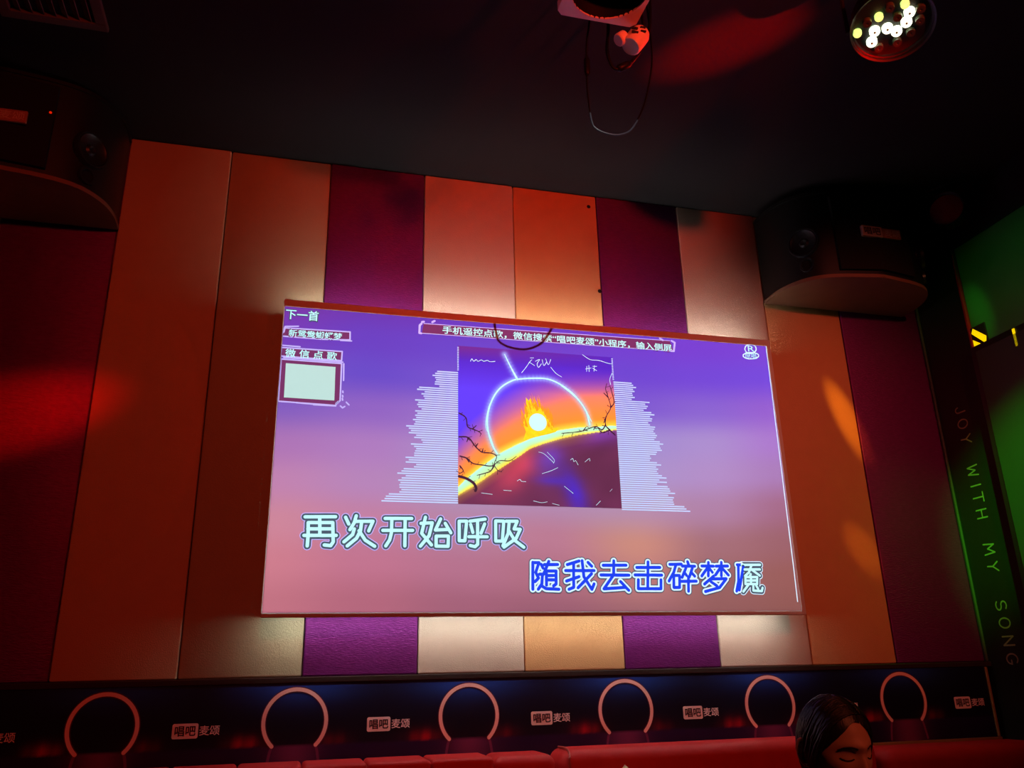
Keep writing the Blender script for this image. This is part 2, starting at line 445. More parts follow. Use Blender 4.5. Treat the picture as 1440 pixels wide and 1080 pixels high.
ART = {'ring':((-0.2240,1.9460,),(-0.2450,1.9830,),(-0.2590,2.0300,),(-0.2640,2.0780,),(-0.2550,2.1340,),(-0.2350,2.1830,),(-0.2070,2.2200,),(-0.1710,2.2460,),(-0.1390,2.2590,),(-0.0720,2.2680,),(-0.0140,2.2690,),(0.0350,2.2520,),(0.0850,2.2190,),(0.1220,2.1780,),(0.1460,2.1360,),(0.1560,2.0860,),),'ring2':((-0.2330,1.9560,),(-0.2520,2.0160,),(-0.2700,2.0570,),(-0.2600,2.1270,),(-0.2420,2.1700,),(-0.2140,2.2110,),),'ring3':((0.0420,2.2450,),(0.0910,2.2080,),(0.1330,2.1640,),(0.1540,2.1220,),(0.1640,2.1010,),),'spike':((-0.1890,2.3610,),(-0.1660,2.3110,),(-0.1390,2.2590,),),'sun':((-0.0600,2.0850,),(-0.0240,2.0870,),),'flame':((-0.1210,2.0090,),(-0.1100,2.0440,),(-0.1210,2.0780,),(-0.1110,2.1210,),(-0.1040,2.1500,),(-0.1060,2.1850,),(-0.0950,2.1720,),(-0.0870,2.1830,),(-0.0820,2.1620,),(-0.0690,2.1660,),(-0.0610,2.1490,),(-0.0470,2.1460,),(-0.0370,2.1400,),(-0.0310,2.1190,),(-0.0140,2.1050,),(-0.0070,2.0920,),(0.0030,2.0780,),(-0.0010,2.0640,),(0.0280,2.0690,),(0.0130,2.0500,),(-0.0090,2.0420,),(-0.0370,2.0340,),(-0.0660,2.0260,),(-0.0940,2.0170,),),'horizon_top':((-0.3770,1.8180,),(-0.3520,1.8450,),(-0.3130,1.8790,),(-0.2590,1.9210,),(-0.2110,1.9570,),(-0.1560,1.9870,),(-0.0940,2.0170,),(-0.0370,2.0410,),(0.0340,2.0590,),(0.1060,2.0730,),(0.1790,2.0800,),(0.2670,2.0890,),),'horizon_mid':((-0.3770,1.7860,),(-0.3390,1.8100,),(-0.3000,1.8340,),(-0.2530,1.8680,),(-0.1990,1.9040,),(-0.1440,1.9400,),(-0.0950,1.9760,),(-0.0390,1.9990,),(0.0330,2.0230,),(0.1050,2.0410,),(0.1770,2.0550,),(0.2670,2.0710,),),'branches':(((-0.3750,2.1050,),(-0.3480,2.0870,),(-0.3420,2.0530,),(-0.3220,2.0440,),(-0.2980,2.0350,),(-0.2880,2.0250,),),((-0.3750,2.0100,),(-0.3390,2.0090,),(-0.3120,1.9760,),(-0.2860,1.9540,),(-0.2520,1.9520,),(-0.2290,1.9400,),(-0.2390,1.9090,),(-0.2260,1.8860,),(-0.2100,1.8800,),),((-0.3720,1.9350,),(-0.3460,1.9280,),(-0.3220,1.9090,),(-0.2860,1.9040,),(-0.2460,1.9020,),(-0.2190,1.9230,),(-0.1780,1.9250,),(-0.1510,1.9430,),),((-0.3750,1.8570,),(-0.3460,1.8490,),(-0.3200,1.8330,),(-0.3100,1.8140,),(-0.3130,1.8040,),),((-0.3720,1.8970,),(-0.3590,1.8780,),(-0.3750,1.8670,),),((-0.3090,1.9760,),(-0.3020,1.9870,),),((-0.2860,1.9540,),(-0.2820,1.9680,),),((-0.3220,2.0440,),(-0.3080,2.0580,),),((-0.3460,1.9280,),(-0.3360,1.9120,),),((-0.3390,2.0090,),(-0.3450,1.9920,),),((-0.2390,1.9090,),(-0.2530,1.8820,),(-0.2800,1.8710,),(-0.3060,1.8630,),),((0.2610,2.0490,),(0.2400,2.0690,),(0.2230,2.0900,),(0.2290,2.1260,),(0.2500,2.1640,),(0.2420,2.2070,),(0.2330,2.2430,),(0.2400,2.2660,),),((0.2500,2.1640,),(0.2660,2.1860,),(0.2610,2.2230,),(0.2520,2.2590,),),((0.2400,2.0690,),(0.2070,2.0570,),(0.1900,2.0770,),),((0.2230,2.0900,),(0.2070,2.0680,),(0.1790,2.0800,),(0.1270,2.0600,),(0.0840,2.0510,),(0.0370,2.0450,),),((0.2420,2.2070,),(0.2240,2.2240,),),((0.2290,2.1260,),(0.2160,2.0970,),),((0.1270,2.0600,),(0.1390,2.0750,),),((0.1790,2.0800,),(0.1710,2.0660,),),),'cyan':(((-0.1210,2.2870,),(-0.0990,2.3160,),(-0.0870,2.3350,),(-0.0760,2.3470,),),((-0.0870,2.3350,),(-0.0660,2.3220,),),((-0.0830,2.3540,),(-0.0690,2.3550,),),((-0.0620,2.3410,),(-0.0440,2.3500,),(-0.0550,2.3300,),(-0.0490,2.3160,),(-0.0370,2.3320,),),((-0.0330,2.3500,),(-0.0270,2.3250,),(-0.0150,2.3410,),),((-0.0180,2.3550,),(-0.0080,2.3300,),(0.0030,2.3530,),),((0.0020,2.3200,),(0.0230,2.2950,),(0.0470,2.2810,),),((-0.3290,2.3210,),(-0.3230,2.3320,),(-0.3160,2.3220,),(-0.3060,2.3300,),(-0.2990,2.3230,),(-0.2850,2.3300,),(-0.2750,2.3250,),(-0.2610,2.3300,),(-0.2500,2.3250,),(-0.2290,2.3280,),),((0.1410,2.3850,),(0.1730,2.3660,),(0.2100,2.3650,),(0.2480,2.3560,),(0.2660,2.3540,),),((0.1570,2.3350,),(0.1550,2.3120,),),((0.1510,2.3230,),(0.1750,2.3290,),),((0.1660,2.3390,),(0.1660,2.3130,),),((0.1830,2.3370,),(0.2000,2.3380,),),((0.1820,2.3290,),(0.1990,2.3190,),),((0.1900,2.3410,),(0.1870,2.3160,),),((0.2660,2.3130,),(0.2540,2.2860,),(0.2560,2.2630,),),),'spark':(((-0.1500,1.8470,),(-0.1390,1.8530,),(-0.1330,1.8460,),(-0.1160,1.8450,),),((0.0680,1.9380,),(0.0770,1.9440,),(0.0810,1.9320,),(0.0890,1.9360,),(0.0980,1.9190,),),((0.1270,1.9320,),(0.1460,1.9470,),(0.1480,1.9370,),),((-0.0610,1.9640,),(-0.0400,1.9580,),(-0.0130,1.9350,),(-0.0030,1.9250,),),((-0.0260,1.9650,),(0.0010,1.9360,),(-0.0030,1.9220,),),((-0.0500,1.8790,),(-0.0150,1.8910,),(0.0140,1.9050,),),((0.0380,1.8320,),(0.0720,1.8060,),),((-0.2900,1.7960,),(-0.2480,1.7920,),),((-0.2040,1.8090,),(-0.1740,1.8080,),),((-0.0880,1.7720,),(-0.0570,1.7660,),(-0.0330,1.7700,),),((-0.0130,1.7640,),(0.0140,1.7580,),),((0.1640,1.7620,),(0.1820,1.7790,),),((0.2240,1.8180,),(0.2340,1.8280,),),)}
TXT = (('下一首',((-1.0420,2.4600,),(-0.9210,2.4620,),0.0410,),),('新鸳鸯蝴蝶梦',((-1.0270,2.3850,),(-0.8290,2.3840,),0.0290,),),('微信点歌',((-1.0340,2.3040,),(-0.8440,2.3010,),0.0340,),),('手机遥控点歌，微信搜索“唱吧麦颂”小程序，输入侧屏',((-0.4410,2.4440,),(0.5450,2.4490,),0.0340,),),('R',((0.9090,2.4730,),(0.9400,2.4740,),0.0270,),),('原唱',((0.8900,2.4400,),(0.9460,2.4410,),0.0270,),),)
FRAMES = (((-1.0460,2.3940,),(-1.0410,2.4090,),(-0.9930,2.4140,),),((-1.0450,2.3850,),(-1.0410,2.4030,),(-0.8000,2.4070,),(-0.7990,2.3740,),(-0.9070,2.3680,),(-1.0520,2.3690,),(-1.0460,2.3940,),),((-0.8340,2.3690,),(-0.7930,2.3700,),),((-1.0490,2.3320,),(-0.9820,2.3310,),),((-1.0490,2.3230,),(-0.8260,2.3240,),(-0.8270,2.2870,),(-1.0500,2.2890,),(-1.0490,2.3230,),),((-1.0380,2.2840,),(-0.8220,2.2810,),),((-1.0470,2.2770,),(-0.8260,2.2750,),(-0.8250,2.1280,),(-0.8420,2.1080,),(-1.0460,2.1120,),(-1.0470,2.2770,),),((-0.8180,2.2750,),(-0.8160,2.2080,),),((-0.9820,2.1100,),(-0.9200,2.1080,),),((-0.9200,2.1060,),(-0.8400,2.1060,),),((-0.8170,2.1660,),(-0.8160,2.1600,),),((-0.8170,2.1490,),(-0.8160,2.1430,),),((-0.8170,2.1370,),(-0.8160,2.1300,),),((-0.8230,2.1070,),(-0.8150,2.1000,),(-0.8070,2.1060,),),((-0.8020,2.1230,),(-0.7920,2.1130,),),((-0.8400,2.1150,),(-0.8310,2.1250,),),)
QRBOX = ((-1.0290,2.2620,),(-0.8480,2.2600,),(-0.8460,2.1270,),(-1.0270,2.1280,),)
BRK = (((-0.5250,2.4660,),(-0.5320,2.4580,),(-0.5330,2.4250,),(-0.5260,2.4240,),),((-0.5230,2.4250,),(0.5530,2.4330,),),((-0.5160,2.4670,),(0.5400,2.4800,),),((0.5480,2.4800,),(0.5620,2.4730,),(0.5540,2.4340,),(0.5420,2.4330,),),((-0.5230,2.4730,),(-0.5160,2.4750,),),((-0.4820,2.4760,),(-0.4730,2.4820,),),((0.4950,2.4870,),(0.5070,2.4800,),),)
LOGO = (((0.9500,2.4750,),(0.9490,2.4690,),(0.9450,2.4640,),(0.9400,2.4590,),(0.9340,2.4550,),(0.9270,2.4520,),(0.9190,2.4510,),(0.9120,2.4510,),(0.9060,2.4530,),(0.9000,2.4560,),(0.8970,2.4600,),(0.8950,2.4650,),(0.8940,2.4700,),(0.8960,2.4760,),(0.8990,2.4820,),(0.9040,2.4870,),(0.9110,2.4910,),(0.9180,2.4930,),(0.9250,2.4950,),(0.9320,2.4950,),(0.9390,2.4930,),(0.9440,2.4900,),(0.9480,2.4860,),(0.9500,2.4800,),(0.9500,2.4750,),),((0.9580,2.4440,),(0.9570,2.4400,),(0.9520,2.4360,),(0.9460,2.4320,),(0.9370,2.4290,),(0.9280,2.4270,),(0.9180,2.4260,),(0.9080,2.4250,),(0.8990,2.4260,),(0.8910,2.4280,),(0.8860,2.4310,),(0.8820,2.4340,),(0.8820,2.4380,),(0.8830,2.4420,),(0.8880,2.4460,),(0.8940,2.4490,),(0.9020,2.4520,),(0.9120,2.4550,),(0.9220,2.4560,),(0.9320,2.4560,),(0.9410,2.4550,),(0.9490,2.4540,),(0.9540,2.4510,),(0.9580,2.4480,),(0.9580,2.4440,),),)
EDGE = ((1.0020,2.4920,),(0.9940,1.7280,),(0.9900,1.4030,),)

# ------------------------------------------------------------------ materials
M_black = mat('black_paint', (0.020, 0.018, 0.019), 0.75, spec=0.2, var=0.25, vscale=6, bump=0.1, bscale=90)
M_ceil = mat('ceiling_black_paint', (0.026, 0.021, 0.023), 0.8, spec=0.15, var=0.15, vscale=3, bump=0.12, bscale=60)
M_floor = mat('dark_floor_tile', (0.05, 0.04, 0.04), 0.35, var=0.3, vscale=8)
M_backwall = mat('wall_backing', (0.03, 0.02, 0.02), 0.8, var=0.2)
M_cream = mat('cream_leatherette', (0.62, 0.47, 0.37), 0.5, spec=0.3, var=0.06, vscale=14, bump=0.35, bscale=260)
M_orange = mat('apricot_leatherette', (0.66, 0.34, 0.15), 0.5, spec=0.3, var=0.07, vscale=14, bump=0.4, bscale=260)
M_khaki = mat('khaki_leatherette', (0.43, 0.36, 0.22), 0.5, spec=0.3, var=0.06, vscale=14, bump=0.35, bscale=260)
M_tan = mat('tan_leatherette', (0.58, 0.38, 0.22), 0.5, spec=0.3, var=0.06, vscale=14, bump=0.35, bscale=260)
M_purple = mat('purple_leatherette', (0.195, 0.018, 0.185), 0.42, metal=0.5, spec=0.3, var=0.32, vscale=70, bump=0.6, bscale=140, stretch=(0.5, 1, 2.2), sheen=0.3, tint=(1.0, 0.25, 1.0))
M_board = mat('screen_white_paint', (0.72, 0.70, 0.68), 0.7, spec=0.15, var=0.03, vscale=5)
M_boardside = mat('screen_edge', (0.55, 0.52, 0.5), 0.6, spec=0.2, var=0.05)
M_led = mat('warm_led', (0.9, 0.9, 0.85), 0.5, emit=(0.96, 1.0, 0.95), estr=33.0, var=0.01)
M_spk = mat('speaker_black', (0.009, 0.008, 0.008), 0.45, spec=0.4, var=0.2, vscale=40, bump=0.15, bscale=400)
M_grille = mat('speaker_grille_cloth', (0.010, 0.010, 0.010), 0.8, spec=0.25, var=0.3, vscale=300, bump=0.5, bscale=900)
M_spkbase = mat('speaker_bottom_board', (0.20, 0.10, 0.06), 0.5, spec=0.35, var=0.2, vscale=10)
M_chrome = mat('chrome', (0.7, 0.7, 0.7), 0.18, metal=1.0, var=0.03)
M_darkmetal = mat('dark_metal', (0.05, 0.05, 0.055), 0.35, metal=0.7, var=0.1)
M_cone = mat('speaker_cone', (0.012, 0.012, 0.014), 0.4, spec=0.5, var=0.2)
M_badge = mat('badge_plate', (0.62, 0.42, 0.35), 0.5, var=0.1)
M_inkdark = mat('dark_ink', (0.02, 0.01, 0.02), 0.6, var=0.05)
M_redleather = mat('red_leather', (0.58, 0.020, 0.022), 0.55, spec=0.22, var=0.12, vscale=20, bump=0.12, bscale=220)
M_redpipe = mat('red_piping', (0.42, 0.05, 0.04), 0.4, spec=0.5, var=0.05)
M_cushion = mat('beige_cushion_cloth', (0.60, 0.50, 0.32), 0.8, var=0.12, vscale=40, bump=0.3, bscale=300)
M_gold = mat('gold_trim', (0.55, 0.34, 0.12), 0.35, metal=0.6, var=0.15, vscale=25)
M_cable = mat('black_cable', (0.005, 0.005, 0.007), 0.4, spec=0.15, var=0.1)
M_plastic = mat('white_plastic', (0.80, 0.74, 0.72), 0.45, var=0.06, vscale=15)
M_hole = mat('dark_hole', (0.006, 0.006, 0.008), 0.5, spec=0.3, var=0.2)
M_vent = mat('vent_paint', (0.14, 0.09, 0.08), 0.55, var=0.1)
M_redtrim = mat('red_trim', (0.40, 0.02, 0.015), 0.4, var=0.1)
M_sidewall = mat('glossy_side_wall', (0.06, 0.20, 0.07), 0.28, spec=0.5, var=0.12, vscale=4)  # green of the light is put into the base colour
M_letter = mat('pale_letter', (0.36, 0.33, 0.22), 0.5, var=0.05)
M_textboard = mat('lettered_board_black', (0.014, 0.016, 0.014), 0.4, spec=0.4, var=0.2)
M_screenblack = mat('display_black', (0.018, 0.022, 0.018), 0.3, spec=0.45, var=0.15)
M_yellow = mat('yellow_tape_added_glow', (0.9, 0.7, 0.02), 0.4, emit=(1.0, 0.72, 0.0), estr=0.9, var=0.02)  # warning tape with an added glow to keep its yellow bright

# ------------------------------------------------------------------ the setting
ZT, ZB = 3.232, 1.161
XL, XR, YF = -2.75, 1.953, -4.6


def struct(name, bm, m):
    o = obj(name, bm, m)
    o['kind'] = 'structure'
    return o


struct('floor', box(B(), XL - .1, XR + .1, YF - .1, 0.1, -0.1, 0.0), M_floor)
struct('ceiling', box(B(), XL - .1, XR + .1, YF - .1, 0.1, ZT, ZT + 0.1), M_ceil)
wall_back = struct('wall_back', box(B(), XL - .1, XR + .1, 0.025, 0.12, 0.0, ZT), M_backwall)
struct('wall_left', box(B(), XL - .1, XL, YF, 0.025, 0.0, ZT), M_black)
struct('wall_right', box(B(), XR + 0.02, XR + .12, YF, 0.025, 0.0, ZT), M_black)
struct('wall_front', box(B(), XL - .1, XR + .1, YF - .1, YF, 0.0, ZT), M_black)

# upholstered panels of the back wall
EDG = (-2.52, -2.10, -1.696, -1.307, -0.903, -0.502, -0.104, 0.294, 0.696, 1.103, 1.504, 1.950)
PM = (M_tan, M_purple, M_tan, M_khaki, M_purple, M_cream, M_orange, M_purple, M_cream, M_orange, M_purple)
dep = (0.0, 0.004, 0.0, 0.005, 0.001, 0.0, 0.003, 0.001, 0.0, 0.004, 0.002)
for i, m in enumerate(PM):
    bm = box(B(), EDG[i] + .0015, EDG[i + 1] - .0015, dep[i], 0.026, ZB, ZT - .002, bev=0.006, seg=3)
    obj('panel', bm, m, wall_back, smooth='auto')
# two little screw holes in the apricot panel
for x, z in ((0.255, 3.17), (0.283, 2.745)):
    obj('screw_hole', lathe(B(), ((0.0, 0.0), (0.008, 0.0), (0.009, 0.002), (0.0, 0.002)), (x, 0.0005, z), (0, -1, 0), 14), M_hole, wall_back)

bm = box(B(), XL, XR, -0.0235, 0.026, 1.140, ZB - .001, bev=0.003)
struct('trim_1', bm, mat('trim_black_lacquer', (0.03, 0.018, 0.016), 0.3, spec=0.5, var=0.2))
struct('trim_2', box(B(), 1.938, 1.950, -0.012, -0.001, ZB, ZT - .01, bev=0.002),
       mat('corner_strip', (0.05, 0.06, 0.05), 0.5, spec=0.3, var=0.1))
struct('wall_back_lower', box(B(), XL, XR, 0.0, 0.025, 0.0, 0.862), M_backwall)

# ------------------------------------------------------------------ projection screen
scr = thing('projection_screen', 'wide white projection board lit with a purple sunset karaoke picture and lyrics', 'screen', (0, -0.05, 1.353))
BX0, BX1, BZ0, BZ1 = -1.0515, 1.0252, 1.3505, 2.5235
board = obj('board', box(B(), BX0, BX1, -0.120, -0.098, BZ0, BZ1, bev=0.0025), M_board, scr, smooth='auto')
for z in (1.56, 2.34):
    obj('batten', box(B(), -0.9, 0.9, -0.098, -0.001, z - .03, z + .03), M_boardside, scr)
for x in (BX0 + .006, BX1 - .026):  # unseen, added to stop LED light leaking past the board's sides
    obj('side_light_baffle', box(B(), x, x + .02, -0.098, -0.001, BZ0 + .012, BZ1 - .012), M_boardside, scr)
for z, q_, x0, x1 in ((BZ0 + 0.018, -1, -1.015, 0.955), (BZ1 - 0.018, 1, -1.005, 0.985)):
    obj('led_light_shield', box(B(), x0 - .005, x1 + .005, -0.0978, -0.080, min(z, z - q_ * .012), max(z, z - q_ * .012)), M_boardside, scr)  # unseen, added so the strip shines only outward
    obj('led_strip', box(B(), x0, x1, -0.095, -0.083, min(z, z + q_ * .002), max(z, z + q_ * .002)), M_led, scr)

# the picture: control colours, rows from top to bottom, columns from left to right
GRID = ((128, 52, 168), (112, 54, 182), (108, 56, 196), (110, 60, 205), (116, 64, 214), (124, 66, 216), (130, 70, 218),
        (124, 60, 190), (108, 64, 200), (106, 70, 208), (112, 72, 212), (112, 72, 216), (118, 74, 220), (120, 76, 224),
        (118, 84, 200), (108, 76, 206), (118, 86, 212), (140, 100, 210), (128, 92, 214), (140, 104, 214), (150, 100, 212),
        (134, 96, 196), (150, 104, 200), (160, 122, 206), (170, 140, 210), (168, 148, 214), (172, 150, 212), (170, 128, 210),
        (178, 122, 186), (180, 130, 196), (176, 150, 206), (178, 160, 206), (176, 156, 208), (176, 150, 204), (168, 132, 190),
        (196, 138, 180), (186, 140, 190), (176, 152, 192), (182, 146, 182), (186, 150, 178), (172, 136, 170), (160, 112, 140),
        (206, 142, 158), (196, 134, 164), (186, 138, 164), (190, 130, 150), (206, 148, 128), (160, 116, 122), (150, 104, 110),
        (204, 132, 144), (192, 122, 146), (180, 120, 144), (176, 116, 132), (186, 128, 124), (148, 104, 100), (146, 98, 92),
        (190, 120, 132), (176, 108, 126), (160, 102, 122), (150, 98, 114), (150, 104, 108), (140, 96, 92), (136, 92, 84))
NCX, NCZ = 7, 9


def picture(u, v):
    t = (1 - v) * (NCZ - 1)
    s = u * (NCX - 1)
    # the sky bands climb a little to the left and right, as clouds do
    t += 0.25 * math.sin(u * 5.0 + 1.0)
    t = max(0, min(NCZ - 1.001, t))
    s = max(0, min(NCX - 1.001, s))
    i, j = int(s), int(t)
    fx, fz = s - i, t - j
    fx, fz = fx * fx * (3 - 2 * fx), fz * fz * (3 - 2 * fz)
    a = mixc(GRID[j * NCX + i], GRID[j * NCX + i + 1], fx)
    b = mixc(GRID[(j + 1) * NCX + i], GRID[(j + 1) * NCX + i + 1], fx)
    c = mixc(a, b, fz)
    return (c[0] * (0.80 + 0.10 * (1 - v)), c[1] * 0.86, c[2] * 0.90)


M_print = attr_mat('projected_picture')  # projected light put into the board's colour, under a plain white beam
pic = print_grid('picture', PX0, PX1, PZ0, PZ1, 84, 48, -0.1212, picture, scr, M_print)

M_cyan = mat('picture_pale_cyan', rgb(176, 246, 250), 0.7, spec=0.1, var=0.01)
M_tealdark = mat('picture_dark_teal', rgb(62, 80, 98), 0.7, spec=0.1, var=0.01)
M_lilac = mat('picture_lilac', rgb(178, 170, 240), 0.7, spec=0.1, var=0.01)
M_blue = mat('picture_blue', rgb(18, 58, 224), 0.7, spec=0.1, var=0.01)
M_palebl = mat('picture_pale_blue', rgb(196, 232, 255), 0.7, spec=0.1, var=0.01)
M_bar = mat('picture_bar', rgb(178, 200, 244), 0.7, spec=0.1, var=0.01)
M_maroon = mat('picture_maroon', rgb(104, 40, 92), 0.7, spec=0.1, var=0.01)
M_glass = mat('picture_code_card', rgb(168, 208, 204), 0.7, spec=0.1, var=0.02)

# lyrics
for line, mm, oo, hh in ((LYR1, M_cyan, M_tealdark, M_lilac), (LYR2, M_blue, M_palebl, M_tealdark), (LYR3, M_cyan, M_tealdark, M_palebl)):
    W = 0.0118 if line is LYR1 else 0.0115 if line is LYR2 else 0.0092
    for ch, sts in line:
        bm = B()
        for st in sts:
            stroke(bm, st, W, -0.1240)
        c = obj('lyric_character', bm, mm, scr)
        bm = B()
        for st in sts:
            stroke(bm, st, W + (0.0125 if line is LYR2 else 0.0130), -0.1232)
        obj('outline', bm, oo, c)
        bm = B()
        for st in sts:
            stroke(bm, st, W + 0.0190, -0.1226)
        obj('halo', bm, hh, c)

# sound spectrum at both sides of the cover
AX0, AX1, AZ0, AZ1 = -0.3785, 0.2700, 1.753, 2.384
for rows, xe in ((BARL, AX0), (BARR, AX1)):
    bm = B()
    z_a, z_b = rows[0][1], rows[-1][1]
    n = len(rows)
    for i, (x, z) in enumerate(rows):
        zz = z_a + (z_b - z_a) * i / (n - 1)
        x0, x1 = min(x, xe), max(x, xe)
        box(bm, x0, x1, -0.1222, -0.1216, zz - .0026, zz + .0026)
    for i in range(14):
        zz = z_a + 0.012 + i * (AZ1 - z_a - 0.012) / 14
        box(bm, xe - .003, xe + .003, -0.1222, -0.1216, zz - .002, zz + .002)
    obj('sound_spectrum', bm, M_bar, scr, kind='stuff')

# cover picture
HT, HM = ART['horizon_top'], ART['horizon_mid']


def curve_z(c, x):
    for a, b in zip(c, c[1:]):
        if a[0] <= x <= b[0]:
            return a[1] + (b[1] - a[1]) * (x - a[0]) / (b[0] - a[0] + 1e-9)
    return c[0][1] if x < c[0][0] else c[-1][1]


sm = lambda pts: [(p.x, p.y) for p in smooth_path([(a, b, 0) for a, b in pts], 4)]
RINGPTS = sm(ART['ring']) + sm(ART['spike'])


def cover(u, v):
    x = AX0 + u * (AX1 - AX0)
    z = AZ0 + v * (AZ1 - AZ0)
    ht, hm = curve_z(HT, x), curve_z(HM, x)
    w = 0.5 * math.sin(u * 17 + 5 * math.sin(v * 9)) + 0.5 * math.sin(v * 21 - 4 * math.sin(u * 7))
    if z > ht:
        d = (z - ht) / 0.40
        base = mixc((250, 140, 40), (226, 120, 110), (d - .05) / .32)
        base = mixc(base, (84, 54, 236), (d - .14 - .20 * u) / .38)
        base = mixc(base, (72, 30, 190), (v - .72) / .2)
        base = mixc(base, (96, 34, 140), (v - .90) / .1 * (1.2 - u))
        base = mixc(base, (255, 214, 60), 1.0 - d / .07)
        rd = min(math.hypot(x - a[0], z - a[1]) for a in RINGPTS)
        return mixc(base, (150, 200, 255), 0.75 * gauss(rd, .014))
    if z > hm:
        t = (ht - z) / max(1e-4, ht - hm)
        c = mixc((165, 248, 232), (176, 248, 190), t)
        c = mixc((255, 232, 70), c, min(t / .10 + .3, (1 - t) / .40))
        return mixc(c, (210, 200, 60), 0.25 * (w + 1) * t)
    d = (hm - z) / 0.36
    c = mixc((214, 190, 70), (150, 96, 70), d / .03)
    c = mixc(c, (100, 40, 78), (d - .02) / .10)
    c = mixc(c, (200, 64, 88), gauss(u - .36, .15) * gauss(d - .12, .22) * .9)
    c = mixc(c, (116, 50, 190), gauss(u - .92, .16) * gauss(d - .04, .12) * .8)
    c = mixc(c, (104, 66, 220), gauss(u - .56, .09) * gauss(v - .28, .12) * .75)
    c = mixc(c, (64, 36, 235), gauss(u - .70 - .3 * (.12 - v), .07) * gauss(v - .10, .15) * .9)
    c = mixc(c, (70, 40, 225), gauss(u - .60, .12) * gauss(v - .16, .03) * .7)
    c = mixc(c, (88, 34, 66), gauss(u - .85, .2) * gauss(v - .25, .2) * .5)
    return mixc(c, (72, 26, 54), 0.14 * (w + 1))


alb = print_grid('cover_picture', AX0, AX1, AZ0, AZ1, 190, 184, -0.1220, cover, scr, M_print,
                 label='square cover picture of a burning sun over a curved horizon')
M_glow = mat('picture_ring_glow', rgb(150, 220, 255), 0.7, spec=0.1, var=0.01)
M_ring = mat('picture_ring', rgb(176, 250, 250), 0.7, spec=0.1, var=0.01)
M_flame = mat('picture_flame', rgb(255, 206, 20), 0.7, spec=0.1, var=0.25, vscale=60)
M_flame2 = mat('picture_flame_tip', rgb(250, 150, 16), 0.7, spec=0.1, var=0.15, vscale=60)
M_twig = mat('picture_twig', rgb(60, 22, 48), 0.7, spec=0.1, var=0.05)
M_sun = mat('picture_sun', rgb(184, 236, 240), 0.7, spec=0.1, var=0.01)

sm = lambda pts: [(p.x, p.y) for p in smooth_path([(a, b, 0) for a, b in pts], 4)]
bm = B()
stroke(bm, sm(ART['ring']), 0.0055, -0.1226)
stroke(bm, sm(ART['ring2']), 0.0022, -0.1226)
stroke(bm, sm(ART['ring3']), 0.0030, -0.1226)
sp = sm(ART['spike'])
for i, (a, b) in enumerate(zip(sp, sp[1:])):
    stroke(bm, (a, b), 0.002 + 0.007 * (i + 1) / len(sp), -0.1226)
obj('ring_arc', bm, M_ring, alb)
bm = B()
fl = ART['flame']
cx, cz = ART['sun'][0]
rs = abs(ART['sun'][1][0] - cx)
poly(bm, fl, -0.1226)
obj('flame_body', bm, M_flame, alb)
bm = B()
for k in range(110):
    t = random.uniform(-0.35, pi + 0.35)
    r0 = rs * random.uniform(1.12, 1.75)
    x = cx + r0 * math.cos(t) * 1.05
    z = cz + r0 * math.sin(t) * 1.35 + 0.005
    ln = random.uniform(.012, .034) * (1.0 + 0.8 * gauss(x - cx + .02, .03))
    lean = -0.25 * ln + random.uniform(-.004, .004)
    w = random.uniform(.0012, .0030)
    poly(bm, ((x - w, z - ln * .3), (x + w, z - ln * .3), (x + lean, z + ln * .7)), -0.1229 - 2e-6 * k)
obj('flame_tongues', bm, M_flame2, alb, kind='stuff')
bm = B()
poly(bm, [(cx + rs * math.cos(2 * pi * k / 40), cz + rs * math.sin(2 * pi * k / 40)) for k in range(40)], -0.1234)
obj('sun_disc', bm, M_sun, alb)
bm = B()
for br in ART['branches']:
    p = sm(br)
    n = len(p)
    for i, (a, b) in enumerate(zip(p, p[1:])):
        stroke(bm, (a, b), 0.0048 - 0.0028 * i / n, -0.1236)
        if i % 3 == 1:
            dx, dz = b[0] - a[0], b[1] - a[1]
            ln = math.hypot(dx, dz) + 1e-6
            s = random.choice((-1, 1)) * random.uniform(.008, .015)
            stroke(bm, (a, (a[0] - dz / ln * s + dx / ln * abs(s) * .6, a[1] + dx / ln * s + dz / ln * abs(s) * .6)), 0.0018, -0.1236)
stroke(bm, sm(ART['branches'][3]), 0.010, -0.1236)
obj('thorn_branches', bm, M_twig, alb, kind='stuff')
bm = B()
for st in ART['cyan']:
    stroke(bm, sm(st), 0.0022, -0.1238)
obj('cover_handwriting', bm, M_palebl, alb, kind='stuff')
bm = B()
for st in ART['spark']:
    stroke(bm, sm(st), 0.0014, -0.1238)
obj('light_flecks', bm, M_palebl, alb, kind='stuff')

# small writing
for i, (s, (a, b, h)) in enumerate(TXT):
    zc = (a[1] + b[1]) / 2
    if i in (0, 1, 3):
        obj('caption_shade', text_bm(s, a[0] - .004, b[0] + .004, zc, h + .008, -0.1226, 0.05, spread=0.0), M_tealdark if i == 0 else M_maroon, scr, kind='stuff')
    obj('caption', text_bm(s, a[0], b[0], zc, h, -0.1236, 0.012 if i < 4 else 0.0, spread=0.6 if i == 2 else 0.0), M_cyan, scr, kind='stuff')
bm = B()
for st in FRAMES:
    stroke(bm, st, 0.0055, -0.1224)
obj('caption_frame', bm, M_lilac, scr, kind='stuff')
for pts in (FRAMES[6][:-1], FRAMES[1][1:-1], FRAMES[4][:-1]):
    bm = B()
    poly(bm, pts, -0.1216)
    obj('caption_backing', bm, M_maroon, scr)
bm = B()
poly(bm, QRBOX, -0.1222)
obj('code_card', bm, M_glass, scr, label='plain pale card in the caption frame')
bm = B()
poly(bm, (BRK[2][0], BRK[2][1], BRK[1][1], BRK[1][0]), -0.1217)
obj('banner_backing', bm, M_maroon, scr)
bm = B()
